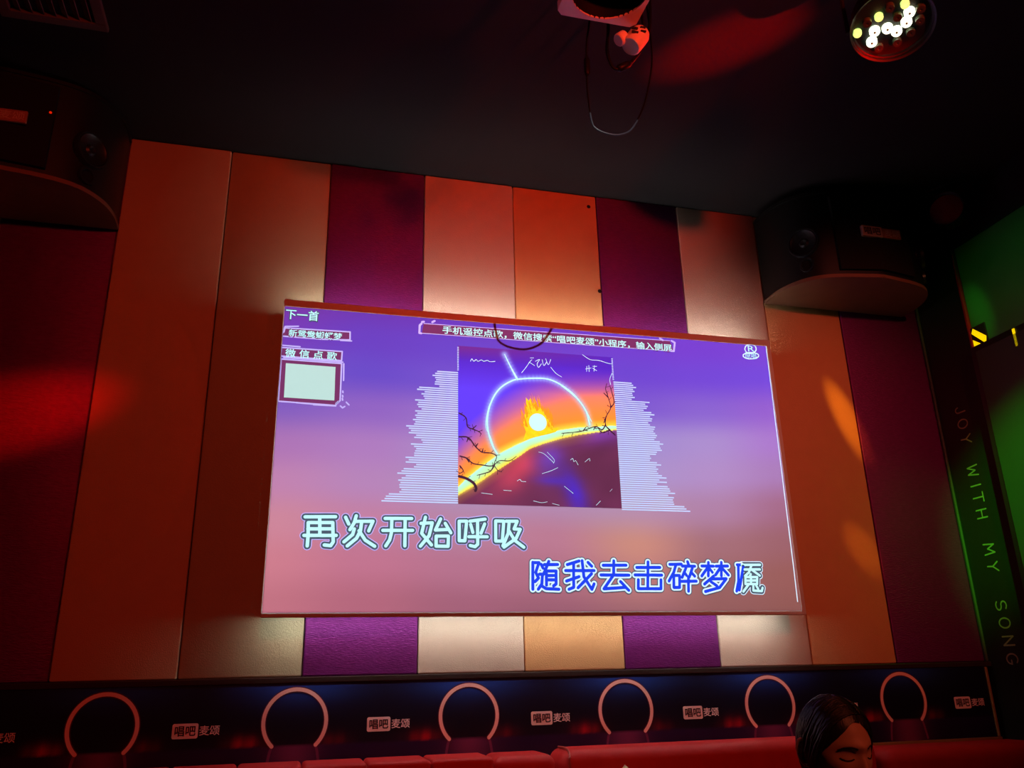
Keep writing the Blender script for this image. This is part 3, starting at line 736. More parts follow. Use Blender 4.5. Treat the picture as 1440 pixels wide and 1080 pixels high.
for i, st in enumerate(BRK):
    stroke(bm, st, 0.003 if i in (1, 2) else 0.0085, -0.1226)
obj('banner_bracket', bm, M_lilac, scr, kind='stuff')
for st in LOGO:
    obj('corner_badge', stroke(B(), st, 0.005, -0.1226), M_palebl, scr)
bm = B()
stroke(bm, ((1.0010, 2.490), (0.9925, 1.55), (0.9900, 1.40)), 0.0040, -0.1226)
obj('picture_edge', bm, M_palebl, scr)

# ------------------------------------------------------------------ printed banner below the panels
ban = thing('printed_banner', 'long dark blue printed board with glowing rings and logos above the red sofas', 'banner', (0, -0.01, 0.862))
RINGX = (-2.113, -1.512, -0.917, -0.320, 0.275, 0.876, 1.485)
BBZ0, BBZ1, FLZ = 0.866, 1.139, 0.944


def banner(u, v):
    x = -2.70 + u * 4.61
    z = BBZ0 + v * (BBZ1 - BBZ0)
    d = min(((x - r) for r in RINGX), key=abs)
    c = (16, 14, 34)
    c = mixc(c, (34, 74, 172), gauss(d, .22) * gauss(z - 1.13, .065) * .9)
    if z < FLZ:
        c = mixc((34, 18, 66), (24, 12, 50), (FLZ - z) / .08)
        c = mixc(c, (150, 62, 110), gauss(d, .085) * .75)
    else:
        f = gauss(z - FLZ - .01, .028)
        c = mixc(c, (190, 22, 40), f * (gauss(d + .16, .055) + .55 * gauss(d - .13, .05)) * (0.8 + .2 * math.sin(x * 130)))
    return c


print_grid('print', -2.70, 1.91, BBZ0, BBZ1, 330, 26, -0.0202, banner, ban, attr_mat('banner_print', 0.35, 0.4))
obj('backing_board', box(B(), -2.70, 1.91, -0.020, 0.001, BBZ0, BBZ1), M_inkdark, ban)
M_bring = mat('banner_ring_ink', rgb(252, 200, 190), 0.4, spec=0.3, var=0.03)
M_brefl = mat('banner_ring_reflection_ink', rgb(126, 58, 104), 0.4, spec=0.3, var=0.05)
M_bglow = mat('banner_ring_glow_ink', rgb(96, 34, 58), 0.4, spec=0.3, var=0.05)
for r in RINGX:
    if r < -2.0:
        continue
    zc, rad = 1.018, 0.1025
    a0 = math.asin((FLZ - zc) / rad)
    arc = [(r + rad * math.cos(a0 + (pi - 2 * a0) * k / 40), zc + rad * math.sin(a0 + (pi - 2 * a0) * k / 40)) for k in range(41)]
    bm = B()
    stroke(bm, arc, 0.0125, -0.0216)
    g = obj('glowing_ring', bm, M_bring, ban)
    bm = B()
    stroke(bm, arc, 0.0190, -0.0209)
    obj('ring_glow', bm, M_bglow, g)
    for q_ in (-1, 1):
        obj('ring_reflection', stroke(B(), [(r + q_ * (rad * math.cos(a0) + (q ** 0.7) * .014), FLZ - q * .07) for q in (0.0, .25, .5, .75, 1.0)], 0.009, -0.0212), M_brefl, g)
M_plate = mat('banner_logo_ink', rgb(240, 224, 222), 0.4, spec=0.3, var=0.03)
for lx in (-1.832, -1.229, -0.603, -0.018, 0.579, 1.195, 1.803):
    x0 = lx - 0.074
    bm = B()
    pts = []
    for cx_, cz_, a in ((x0 + .074, 1.018, 0), (x0 + .006, 1.018, 90), (x0 + .006, .984, 180), (x0 + .074, .984, 270)):
        for k in range(5):
            t = math.radians(a + k * 22.5)
            pts.append((cx_ + .006 * math.cos(t), cz_ + .006 * math.sin(t)))
    poly(bm, pts, -0.0208)
    pl = obj('logo_plate', bm, M_plate, ban)
    obj('logo_writing', text_bm('唱吧', x0 + .008, x0 + .073, 1.001, .031, -0.0214, 0.022), M_inkdark, pl, kind='stuff')
    obj('logo_writing', text_bm('麦颂', x0 + .084, x0 + .147, 1.001, .030, -0.0214, 0.010), M_plate, pl, kind='stuff')
bm = box(B(), -2.70, 1.925, -0.030, -0.001, 0.850, 0.8655, bev=0.002)
obj('lower_gold_edge', bm, M_gold, ban)
obj('end_gold_edge', box(B(), 1.9105, 1.922, -0.026, -0.001, 0.8665, 1.138, bev=0.002), M_gold, ban)

# ------------------------------------------------------------------ sofas
def cushion(bm, x0, x1, y0, y1, z0, z1, r, puff=0.0):
    """rounded upholstered block with a soft bulge"""
    b2 = B()
    box(b2, x0, x1, y0, y1, z0, z1)
    bmesh.ops.subdivide_edges(b2, edges=b2.edges[:], cuts=3, use_grid_fill=True)
    cx_, cy_, cz_ = (x0 + x1) / 2, (y0 + y1) / 2, (z0 + z1) / 2
    me = bpy.data.meshes.new('t')
    b2.free()
    b2 = B()
    box(b2, x0, x1, y0, y1, z0, z1, bev=r, seg=6)
    for v in b2.verts:
        u = (v.co.x - cx_) / (x1 - x0) * 2
        w = (v.co.z - cz_) / (z1 - z0) * 2
        if v.co.y < cy_:
            v.co.y -= puff * max(0, 1 - u * u) * max(0, 1 - w * w)
    b2.to_mesh(me)
    b2.free()
    bm.from_mesh(me)
    bpy.data.meshes.remove(me)
    return bm


def sofa(x0, x1, top, back_cuts, label, seat_cuts, piping=False):
    t = thing('sofa', label, 'sofa', ((x0 + x1) / 2, -0.45, 0.0), 'red leather sofas along the back wall')
    cuts = [x0] + back_cuts + [x1]
    ends = []
    for a, b in zip(cuts, cuts[1:]):
        ra = (0.035 if b == x1 else 0.014) if (b - a) < .3 else 0.05
        c = obj('back_cushion', cushion(B(), a + .001, b - .001, -0.255, -0.045, 0.40, top, ra, 0.02), M_redleather, t, smooth=True)
        if piping:
            ln = smooth_path([(a + .028, -0.255 + .01, 0.45), (a + .022, -0.256, top - .07), (a + .030, -0.235, top - .02),
                              (a + .034, -0.19, top + .001), (a + .034, -0.10, top + .001)], 5)
            obj('piping', tube(B(), ln, 0.004, 6), M_redpipe, c, smooth=True)
    cuts = [x0] + seat_cuts + [x1]
    for a, b in zip(cuts, cuts[1:]):
        obj('seat_cushion', cushion(B(), a + .002, b - .002, -0.74, -0.22, 0.25, 0.43, 0.04), M_redleather, t, smooth=True)
    obj('base', box(B(), x0 + .02, x1 - .02, -0.70, -0.05, 0.05, 0.26, bev=0.01), M_redleather, t)
    for x in (x0 + .08, x1 - .08):
        for y in (-0.64, -0.12):
            obj('leg', tube(B(), ((x, y, 0.0), (x, y, 0.06)), 0.022, 12), M_darkmetal, t)
    return t


sofa(-2.10, -0.070, 0.900, [-1.89, -1.69, -1.49, -1.29, -1.09, -0.89, -0.69, -0.49, -0.285], 'red leather sofa with narrow upright back channels below the left rings', [-1.42, -0.74])
sofa(-0.052, 1.165, 0.909, [], 'red leather sofa with one long smooth piped back behind the woman', [0.55], piping=True)
sofa(1.19, 1.935, 0.862, [], 'short dark red sofa in the corner under the lettered board', [])

# beige cushion, one corner up
pw = thing('throw_cushion', 'beige throw cushion standing on its corner against the red sofa', 'cushion', (0.140, -0.36, 0.434))
bm = B()
n = 14
half = 0.205
for side in (-1, 1):
    grid = {}
    for i in range(n + 1):
        for j in range(n + 1):
            u, v = i / n * 2 - 1, j / n * 2 - 1
            th = 0.055 * ((1 - u ** 4) * (1 - v ** 4)) ** 0.6
            pin = 1 - 0.06 * (1 - max(abs(u), abs(v)) ** 2)
            a, b = u * half * (0.94 + .06 * v * v), v * half * (0.94 + .06 * u * u)
            x = (a - b) * 0.7071
            z = (a + b) * 0.7071
            grid[i, j] = bm.verts.new((0.140 + x, -0.33 + side * th - 0.05 + (z) * 0.22, 0.446 + z * 0.73 + .207))
    for i in range(n):
        for j in range(n):
            bm.faces.new((grid[i, j], grid[i + 1, j], grid[i + 1, j + 1], grid[i, j + 1]))
bmesh.ops.remove_doubles(bm, verts=bm.verts, dist=0.0005)
obj('cover', bm, M_cushion, pw, smooth=True)

# ------------------------------------------------------------------ wall loudspeakers
def speaker(xc, z0, z1, label, flip):
    t = thing('loudspeaker', label, 'speaker', (xc, 0.0, z0), 'black wall loudspeakers at the ceiling')
    half = [(0.376, -0.004), (0.376, -0.11), (0.350, -0.205), (0.290, -0.284), (0.190, -0.330), (0.0, -0.366)]
    pts = smooth_path([(x, y, 0) for x, y in half], 5)
    right = [(p.x, p.y) for p in pts]
    plan = [(xc + x, y) for x, y in right] + [(xc - x, y) for x, y in reversed(right[:-1])]
    inset = [(xc + (x - xc) * 0.985, y * 0.985) for x, y in plan]
    obj('cabinet', prism(B(), inset, z0 + .016, z1 - .014), M_spk, t, smooth='auto')
    obj('bottom_board', prism(B(), plan, z0, z0 + .0165, bev=.004), M_spkbase, t, smooth='auto')
    obj('top_board', prism(B(), plan, z1 - .0145, z1, bev=.004), M_spk, t, smooth='auto')
    # grille cloth, proud of the front between the two rounded ends
    fr = [(x, y) for x, y in plan if abs(x - xc) < 0.215]
    fr = sorted(fr)
    bm = B()
    prism(bm, [(x, y - .010) for x, y in fr] + [(x, y + .02) for x, y in reversed(fr)], z0 + .035, z1 - .035)
    obj('grille', bm, M_grille, t, smooth='auto')
    zc = (z0 + z1) / 2
    for s in (-1, 1):
        # horn tweeter on the rounded end
        nrm = Vector((s * 0.80, -0.60, 0)).normalized()
        ctr = Vector((xc + s * 0.302, -0.262, zc - .03))
        tw = obj('tweeter', lathe(B(), ((0.0, 0.004), (0.014, 0.012), (0.022, 0.004), (0.050, 0.010), (0.058, 0.016), (0.062, 0.010), (0.062, -0.02), (0.0, -0.02)), ctr, nrm, 32), M_cone, t, smooth='auto')
        obj('tweeter_ring', lathe(B(), ((0.058, 0.008), (0.062, 0.018), (0.067, 0.018), (0.071, 0.004), (0.066, -0.01), (0.058, 0.008)), ctr, nrm, 32), M_darkmetal, tw, smooth='auto')
        pc = ctr + Vector((0, 0, -0.108)) + nrm * 0.004
        obj('port', lathe(B(), ((0.0, -0.008), (0.022, -0.008), (0.025, 0.006), (0.033, 0.006), (0.035, -0.006)), pc, nrm, 24), M_darkmetal, t, smooth='auto')
    # badge
    bx0 = xc - 0.082
    yb = -0.3775
    pl = obj('badge', box(B(), bx0, bx0 + .104, yb - .004, yb + .012, zc - .026, zc + .026, bev=.003), M_badge, t)
    obj('badge_writing', text_bm('唱吧', bx0 + .010, bx0 + .094, zc, .036, yb - .0046, 0.02), M_inkdark, pl, kind='stuff')
    p2 = obj('badge', box(B(), bx0 + .108, bx0 + .202, yb - .001, yb + .012, zc - .024, zc + .024, bev=.003), mat('badge_plate_dim', (0.42, 0.16, 0.10), 0.5, var=0.2), t)
    obj('badge_writing', text_bm('麦颂', bx0 + .116, bx0 + .196, zc, .034, yb - .0016, 0.01), M_badge, p2, kind='stuff')
    obj('wall_bracket', box(B(), xc - .12, xc + .12, -0.02, 0.004, zc - .1, zc + .1), M_darkmetal, t)
    return t


speaker(1.474, 2.758, 3.195, 'black loudspeaker with two-part badge beside the striped panels at the right', 1)
sl = speaker(-2.066, 2.806, 3.215, 'black loudspeaker half out of frame in the dark left corner', -1)
obj('power_light', lathe(B(), ((0.0, 0.003), (0.004, 0.002), (0.005, 0.0)), (-1.888, -0.343, 3.065), (0.2, -1, 0), 12),
    mat('red_indicator', (0.5, 0.0, 0.0), 0.4, emit=(1.0, 0.02, 0.0), estr=0.6, var=0.01), sl)

# ------------------------------------------------------------------ ceiling fittings
vt = thing('ceiling_vent', 'slatted air vent in the black ceiling above the left loudspeaker', 'vent', (-1.83, -0.80, ZT - .02))
bm = B()
vx0, vx1, vy0, vy1 = -1.99, -1.668, -0.99, -0.622
for a in ((vx0, vx1, vy0, vy0 + .035), (vx0, vx1, vy1 - .035, vy1), (vx0, vx0 + .035, vy0 + .035, vy1 - .035), (vx1 - .035, vx1, vy0 + .035, vy1 - .035)):
    box(bm, a[0], a[1], a[2], a[3], ZT - .018, ZT, bev=.003)
obj('frame', bm, M_vent, vt)
for k in range(7):
    x = vx0 + .055 + k * .035
    bm = B()
    vs = [(x - .010, ZT - .002), (x + .010, ZT - .016), (x + .012, ZT - .014), (x - .008, ZT)]
    a = [bm.verts.new((p[0], vy0 + .034, p[1])) for p in vs]
    b = [bm.verts.new((p[0], vy1 - .034, p[1])) for p in vs]
    bm.faces.new(a)
    bm.faces.new(b)
    for i in range(4):
        bm.faces.new((a[i], a[(i + 1) % 4], b[(i + 1) % 4], b[i]))
    obj('slat', bm, M_vent, vt)

# square white plate with a round dark well, hung under the ceiling
cf = thing('ceiling_fixture', 'white square plate with a big round dark opening hanging below the ceiling', 'fixture', (-0.23, -1.497, 2.882))
fx0, fx1, fy0, fy1, fz = -0.347, -0.113, -1.614, -1.380, 2.882
cx, cy = (fx0 + fx1) / 2, (fy0 + fy1) / 2
bm = B()
N = 48
sq, ci = [], []
for zl in (fz, fz + .03):
    s_, c_ = [], []
    for k in range(N):
        a = 2 * pi * (k + .5) / N
        d = Vector((math.cos(a), math.sin(a)))
        m_ = 0.117 / max(abs(d.x), abs(d.y))
        m_ = min(m_, 0.155)
        s_.append(bm.verts.new((cx + d.x * m_, cy + d.y * m_, zl)))
        c_.append(bm.verts.new((cx + d.x * .106, cy + d.y * .106, zl)))
    sq.append(s_)
    ci.append(c_)
for k in range(N):
    k2 = (k + 1) % N
    bm.faces.new((sq[0][k], sq[0][k2], ci[0][k2], ci[0][k]))
    bm.faces.new((sq[1][k], sq[1][k2], ci[1][k2], ci[1][k]))
    bm.faces.new((sq[0][k], sq[0][k2], sq[1][k2], sq[1][k]))
    bm.faces.new((ci[0][k], ci[0][k2], ci[1][k2], ci[1][k]))
obj('plate', bm, M_plastic, cf, smooth='auto')
obj('well', lathe(B(), ((0.0, 0.10), (0.09, 0.10), (0.1062, 0.005), (0.1062, 0.0)), (cx, cy, fz), (0, 0, 1), 40), M_hole, cf, smooth='auto')
obj('housing', lathe(B(), ((0.112, 0.03), (0.112, 0.11), (0.09, 0.13), (0.0, 0.13)), (cx, cy, fz), (0, 0, 1), 40), M_darkmetal, cf, smooth='auto')
obj('hanger', tube(B(), ((cx, cy, fz + .12), (cx, cy, ZT)), 0.02, 12), M_darkmetal, cf)

# cables
big = [(-0.190, -1.30, ZT), (-0.20, -1.30, 3.08), (-0.218, -1.30, 2.943), (-0.229, -1.30, 2.877), (-0.233, -1.30, 2.795), (-0.236, -1.30, 2.701), (-0.229, -1.30, 2.606),
       (-0.214, -1.30, 2.580), (-0.176, -1.30, 2.570), (-0.140, -1.30, 2.576), (-0.106, -1.30, 2.603), (-0.067, -1.30, 2.682),
       (-0.038, -1.30, 2.787), (-0.025, -1.30, 2.866), (-0.024, -1.30, 2.958), (-0.03, -1.30, 3.1), (-0.05, -1.30, ZT)]
lc = thing('looped_cable', 'thin black cable hanging from the ceiling in a long loop', 'cable', (-0.13, -1.30, 2.57))
obj('wire', tube(B(), smooth_path(big, 6), 0.0030, 8), M_cable, lc, smooth=True)
obj('connector', tube(B(), ((-0.2315, -1.30, 2.825), (-0.232, -1.30, 2.815), (-0.233, -1.30, 2.770), (-0.234, -1.30, 2.758)), 0.0085, 10, taper=(.5, 1, 1, .5)), M_cable, lc, smooth=True)
sml = [(-0.16, -1.30, ZT), (-0.162, -1.31, 3.0), (-0.164, -1.315, 2.928), (-0.173, -1.315, 2.849), (-0.163, -1.315, 2.798), (-0.145, -1.315, 2.786), (-0.108, -1.315, 2.811), (-0.070, -1.315, 2.865),
       (-0.036, -1.315, 2.942), (-0.022, -1.315, 3.06), (-0.02, -1.31, ZT)]
pc = thing('hanging_cord', 'thick black power cord in a short loop around the white socket', 'cable', (-0.10, -1.315, 2.786))
obj('cord', tube(B(), smooth_path(sml, 6), 0.0052, 8), M_cable, pc, smooth=True)
obj('plug', tube(B(), ((-0.148, -1.315, 2.787), (-0.140, -1.315, 2.790), (-0.113, -1.315, 2.808), (-0.103, -1.315, 2.816)), 0.0115, 10, taper=(.5, 1, 1, .6)), M_cable, pc, smooth=True)
sk = thing('power_socket', 'white socket block hanging on a lead, lit red on one side', 'socket', (-0.12, -1.345, 2.80))
bm = B()
lathe(bm, ((0.0, 0.0), (0.026, 0.0), (0.030, 0.006), (0.030, 0.060), (0.026, 0.070), (0.012, 0.080), (0.0, 0.082)), (-0.128, -1.375, 2.818), (0.55, 0.05, 0.83), 20)
obj('body', bm, M_plastic, sk, smooth='auto')
bm = B()
lathe(bm, ((0.0, 0.0), (0.016, 0.0), (0.019, 0.004), (0.019, 0.026), (0.0, 0.03)), (-0.163, -1.372, 2.835), (0.75, 0.0, 0.65), 16)
obj('side_plug', bm, M_plastic, sk, smooth='auto')
for d in (-.007, .007):
    obj('slot', box(B(), -0.122 - .011, -0.122 + .008, -1.4075, -1.400, 2.852 + d - .0025, 2.852 + d + .0025, bev=.001), M_hole, sk)
    obj('slot', box(B(), -0.098 - .008, -0.098 + .008, -1.4075, -1.398, 2.860 + d - .002, 2.860 + d + .002, bev=.001), M_hole, sk)
obj('lead', tube(B(), smooth_path([(-0.086, -1.372, 2.882), (-0.075, -1.36, 2.93), (-0.07, -1.34, 3.05), (-0.07, -1.34, ZT)], 5), 0.004, 8), M_cable, sk, smooth=True)


def par_lamp(name, label, pos, nrm, r, length, leds=None, group='round stage lamps', lens=None):
    """short round can on a yoke, screwed to the ceiling"""
    pos = Vector(pos)
    nrm = Vector(nrm).normalized()
    t = thing(name, label, 'stage lamp', tuple(pos), group)
    back = pos - nrm * length
    obj('can', lathe(B(), ((r * .55, -length), (r * .9, -length * .8), (r, -length * .55), (r, 0.004), (r * 1.05, 0.008), (r * 1.05, 0.0), (r * .96, -.004), (r * .94, -.012), (0.0, -.012)), pos, nrm, 36), M_spk, t, smooth='auto')
    obj('rear_cover', lathe(B(), ((0.0, -length - .012), (r * .5, -length - .008), (r * .56, -length + .004)), pos, nrm, 28), M_spk, t, smooth='auto')
    side = nrm.cross(Vector((0, 0, 1)))
    if side.length < .05:
        side = Vector((1, 0, 0))
    side.normalize()
    mid = pos - nrm * length * .5
    top = Vector((mid.x, mid.y, ZT))
    a, b = mid + side * (r + .012), mid - side * (r + .012)
    zt = min(ZT - .012, mid.z + r + .10)
    obj('yoke', tube(B(), (a, Vector((a.x, a.y, zt)), Vector((b.x, b.y, zt)), b), 0.007, 8), M_darkmetal, t)
    obj('clamp', tube(B(), (Vector((mid.x, mid.y, zt - .004)), top), 0.012, 10), M_darkmetal, t)
    if lens:
        obj('lens', lathe(B(), ((0.0, 0.002), (r * .6, -0.002), (r * .93, -.011)), pos, nrm, 32), lens, t, smooth='auto')
    return t, nrm, pos


M_ledon = mat('green_white_led', (0.9, 1.0, 0.8), 0.4, emit=(0.92, 1.0, 0.74), estr=2.2, var=0.01)
M_ledmid = mat('green_yellow_led', (0.9, 1.0, 0.6), 0.4, emit=(0.66, 0.88, 0.22), estr=1.2, var=0.01)
M_ledoff = mat('unlit_led_lens', (0.06, 0.08, 0.05), 0.15, spec=0.6, var=0.1)
N_PAR = (-.25, -.2, -.95)
P_PAR = (0.600, -1.566, 2.8765)
tp, nrm, pos = par_lamp('par_lamp', 'black round lamp with a cluster of lit greenish white bulbs on the ceiling', P_PAR, N_PAR, 0.108, 0.10)
on_ = ((0.581, -1.499, 2.868), (0.569, -1.53, 2.877), (0.596, -1.55, 2.875), (0.623, -1.553, 2.868), (0.631, -1.586, 2.873), (0.621, -1.613, 2.881))
mid_ = ((0.53, -1.506, 2.883), (0.555, -1.57, 2.889), (0.597, -1.627, 2.891))
off_ = ((0.535, -1.545, 2.8875), (0.565, -1.605, 2.893), (0.66, -1.565, 2.862), (0.645, -1.525, 2.859), (0.61, -1.49, 2.862), (0.66, -1.605, 2.869), (0.60, -1.59, 2.882), (0.64, -1.635, 2.879))
for lst, mm, rr in ((on_, M_ledon, 0.0150), (mid_, M_ledmid, 0.0120), (off_, M_ledoff, 0.0130)):
    for p in lst:
        l = obj('bulb', lathe(B(), ((0.0, 0.0), (rr * .28, 0.003), (rr * .32, 0.004), (rr * .9, 0.004), (rr, 0.0), (rr, -.010)), p, nrm, 20), mm, tp, smooth='auto')
        if mm is M_ledon:
            obj('bulb_pin', lathe(B(), ((0.0, 0.0065), (rr * .22, 0.005), (rr * .24, 0.001)), p, nrm, 10), mat('bulb_pin_grey', (0.25, 0.27, 0.2), 0.4, var=0.1), l)

M_lensred = mat('red_lens', (0.25, 0.02, 0.015), 0.3, spec=0.5, var=0.1)
par_lamp('par_lamp', 'dark round lamp with a dull red lens in the ceiling corner by the side wall', (1.77, -0.475, 3.075), (-0.83, -0.50, -0.06), 0.075, 0.11, lens=M_lensred)
for i, (l, a, e, c, k) in enumerate(RED_LAMPS):
    d = (Vector(a) - Vector(l)).normalized()
    par_lamp('par_lamp', ('black round lamp throwing red light, above and behind the viewer', 'black round lamp throwing red light on the left panels', 'black round lamp throwing orange red light on the right panels', 'added black round lamp throwing dim red light on the seated woman')[i],
             tuple(Vector(l) - d * .07), d, 0.09, 0.12)

pj = thing('projector', 'white ceiling projector behind the viewer, throwing the picture on the board', 'projector', (PROJ[0], -3.2, 2.77))
obj('body', box(B(), PROJ[0] - .17, PROJ[0] + .17, -3.36, -3.04, 2.77, 2.89, bev=.015), M_plastic, pj, smooth='auto')
obj('lens', lathe(B(), ((0.045, -.02), (0.045, .02), (0.038, .022), (0.034, .006), (0.0, 0.004)), (PROJ[0], -3.035, PROJ[2]), (0, 1, 0), 32), M_cone, pj, smooth='auto')
obj('mount', tube(B(), ((PROJ[0], -3.2, 2.885), (PROJ[0], -3.2, ZT)), 0.025, 12), M_plastic, pj)

# ------------------------------------------------------------------ right side wall
tb = thing('lettered_board', 'tall black side board with pale upright lettering JOY WITH MY SONG', 'sign', (1.95, -0.14, 0.0))
obj('board', box(B(), 1.948, 1.9725, -0.278, 0.0, 0.0, 3.0, bev=.003), M_textboard, tb)
obj('red_edge', box(B(), 1.945, 1.9725, -0.290, -0.2785, 0.0, 2.975, bev=.002), M_redtrim, tb)
ARC = lambda cx_, cy_, rx, ry, a0, a1, n=14: [(cx_ + rx * math.cos(math.radians(a0 + (a1 - a0) * k / n)), cy_ + ry * math.sin(math.radians(a0 + (a1 - a0) * k / n))) for k in range(n + 1)]
GL = {'J': [[(.55, 1), (.55, .3)] + ARC(.3, .3, .25, .28, 0, -180, 8)],
      'O': [ARC(.4, .5, .4, .5, 0, 360, 20)],
      'Y': [[(0, 1), (.35, .5), (.75, 1)], [(.35, .5), (.3, 0)]],
      'W': [[(0, 1), (.12, 0), (.45, .75), (.72, 0), (.9, 1)]],
      'I': [[(.2, 1), (.2, 0)]],
      'T': [[(0, 1), (.8, 1)], [(.4, 1), (.4, 0)]],
      'H': [[(0, 1), (0, 0)], [(.7, 1), (.7, 0)], [(0, .52), (.7, .52)]],
      'M': [[(0, 0), (.1, 1), (.42, .35), (.78, 1), (.9, 0)]],
      'S': [ARC(.38, .74, .34, .25, 40, 250, 10) + ARC(.36, .26, .36, .25, 80, -150, 10)],
      'N': [[(0, 0), (0, 1), (.7, 0), (.7, 1)]],
      'G': [ARC(.42, .5, .42, .5, 50, 320, 16) + [(.8, .42), (.5, .42)]]}
z = 2.262
LH, LW = 0.056, 0.050
for chs, zstart in (('JOY', 2.262), ('WITH', 1.985), ('MY', 1.640), ('SONG', 1.400)):
    z = zstart
    for ch in chs:
        bm = B()
        for st in GL[ch]:
            stroke(bm, [(y_ * LH, x_ * LW) for x_, y_ in st], 0.0062, 0.0,
                   place=lambda a, b, d, z=z: (1.9475 + d * 5, -0.113 - a, z - b))
        w = max(p[0] for st in GL[ch] for p in st) * LW
        obj('letter', bm, M_letter, tb)
        z -= w + 0.034
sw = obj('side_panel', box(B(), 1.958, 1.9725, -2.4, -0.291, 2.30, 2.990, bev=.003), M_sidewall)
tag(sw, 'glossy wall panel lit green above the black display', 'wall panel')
dp = thing('wall_display', 'large black display on the side wall below the green panel', 'display', (1.92, -1.0, 1.2))
obj('case', box(B(), 1.915, 1.972, -1.75, -0.300, 1.35, 2.485, bev=.006), M_screenblack, dp, smooth='auto')
obj('glass', box(B(), 1.9125, 1.9155, -1.72, -0.330, 1.38, 2.455), mat('display_glass', (0.03, 0.05, 0.03), 0.5, spec=0.4, var=0.1, vscale=5), dp)
obj('side_cladding', box(B(), 1.956, 1.9725, -2.4, -0.291, 0.0, 1.345), M_black, dp)
ws = thing('warning_tape', 'yellow and black slanted warning tape with added glow at the top corner of the display', 'sign', (1.95, -0.32, 2.487))
obj('holder', box(B(), 1.950, 1.9575, -0.372, -0.2915, 2.487, 2.585), M_inkdark, ws)
for pts in (((-0.293, 2.560), (-0.306, 2.580), (-0.370, 2.520), (-0.364, 2.498), (-0.352, 2.497)), ((-0.293, 2.530), (-0.340, 2.492), (-0.293, 2.490))):
    bm = B()
    bm.faces.new([bm.verts.new((1.9495, p[0], p[1])) for p in pts])
    obj('stripe', bm, M_yellow, ws)
ys = obj('yellow_tape_mark', box(B(), 1.9125, 1.9145, -0.548, -0.536, 2.40, 2.478), M_yellow)  # yellow tape given an added glow, no lamp
ys.parent = None
tag(ys, 'narrow yellow tape mark with added glow on the display at the right picture edge', 'light')

# ------------------------------------------------------------------ the seated woman
FW = Vector((0.07, -0.997, 0)).normalized()        # where she faces
LF = Vector((-FW.y, FW.x, 0))                      # her left
EYE = Vector((0.396, -1.214, 0.949))               # between her eyes
HC = EYE - FW * 0.088 + Vector((0, 0, 0.010))      # head centre


def W(l, f, z):
    return Vector((HC.x, HC.y, 0)) + LF * l + FW * f + Vector((0, 0, z))


person = thing('person', 'woman with dark parted hair looking down, in front of the red sofa', 'person', (HC.x, HC.y, 0.0))
M_skin = mat('skin', (0.52, 0.30, 0.22), 0.5, spec=0.3, var=0.06, vscale=30)
M_hair = mat('black_hair', (0.012, 0.010, 0.010), 0.38, spec=0.45, var=0.3, vscale=80, bump=0.3, bscale=300, stretch=(1, 1, .15))
M_cloth = mat('dark_knit', (0.02, 0.02, 0.025), 0.85, var=0.3, vscale=60, bump=0.3, bscale=300)
M_brow = mat('brow', (0.03, 0.018, 0.015), 0.7, var=0.2)


def skin_mesh(nodes, edges, root):
    me = bpy.data.meshes.new('s')
    me.from_pydata([W(*n[:3]) for n in nodes], edges, [])
    o = bpy.data.objects.new('s', me)
    COL.objects.link(o)
    sk_ = o.modifiers.new('k', 'SKIN')
    sk_.use_smooth_shade = True
    for i, n in enumerate(nodes):
        d = me.skin_vertices[0].data[i]
        d.radius = (n[3], n[4] if len(n) > 4 else n[3])
        d.use_root = (i == root)
    sb = o.modifiers.new('b', 'SUBSURF')
    sb.levels = sb.render_levels = 2
    bpy.context.view_layer.update()
    r = bpy.data.meshes.new_from_object(o.evaluated_get(bpy.context.evaluated_depsgraph_get()))
    bpy.data.objects.remove(o)
    return r


nodes = [(0, -.17, .50, .13, .11), (0, -.16, .60, .12, .09), (0, -.12, .71, .14, .10), (0, -.075, .795, .09, .07), (0, -.045, .845, .052, .052), (0, -.015, .92, .05, .05)]
edges = [(0, 1), (1, 2), (2, 3), (3, 4), (4, 5)]
for s in (-1, 1):
    b = len(nodes)
    nodes += [(s * .10, -.13, .485, .085), (s * .11, .10, .49, .075), (s * .11, .27, .485, .055), (s * .11, .27, .28, .05), (s * .11, .25, .09, .035), (s * .115, .30, .045, .035), (s * .12, .40, .035, .028)]
    edges += [(0, b)] + [(b + i, b + i + 1) for i in range(6)]
    b = len(nodes)
    nodes += [(s * .155, -.085, .775, .052), (s * .205, -.04, .66, .043), (s * .215, .03, .575, .037), (s * .16, .15, .565, .030), (s * .11, .235, .567, .024, .018), (s * .10, .285, .568, .034, .014)]
    edges += [(3, b)] + [(b + i, b + i + 1) for i in range(5)]
    h = b + 5
    for k, (dx, ln) in enumerate(((-.026, .058), (-.009, .068), (.009, .064), (.026, .050))):
        c = len(nodes)
        nodes += [(s * .10 + dx, .325, .568, .0088), (s * .10 + dx * 1.1, .325 + ln * .55, .560, .0080), (s * .10 + dx * 1.1, .325 + ln, .545, .0068)]
        edges += [(h, c), (c, c + 1), (c + 1, c + 2)]
    c = len(nodes)
    nodes += [(s * .10 - s * .040, .285, .566, .0105), (s * .10 - s * .056, .315, .560, .0095), (s * .10 - s * .058, .340, .553, .0082)]
    edges += [(h - 1, c), (c, c + 1), (c + 1, c + 2)]
body_me = skin_mesh(nodes, edges, 0)

# head: a shaped skull with brow, nose, lids, lips, chin
PITCH = math.radians(-7)
ROLL = math.radians(2)


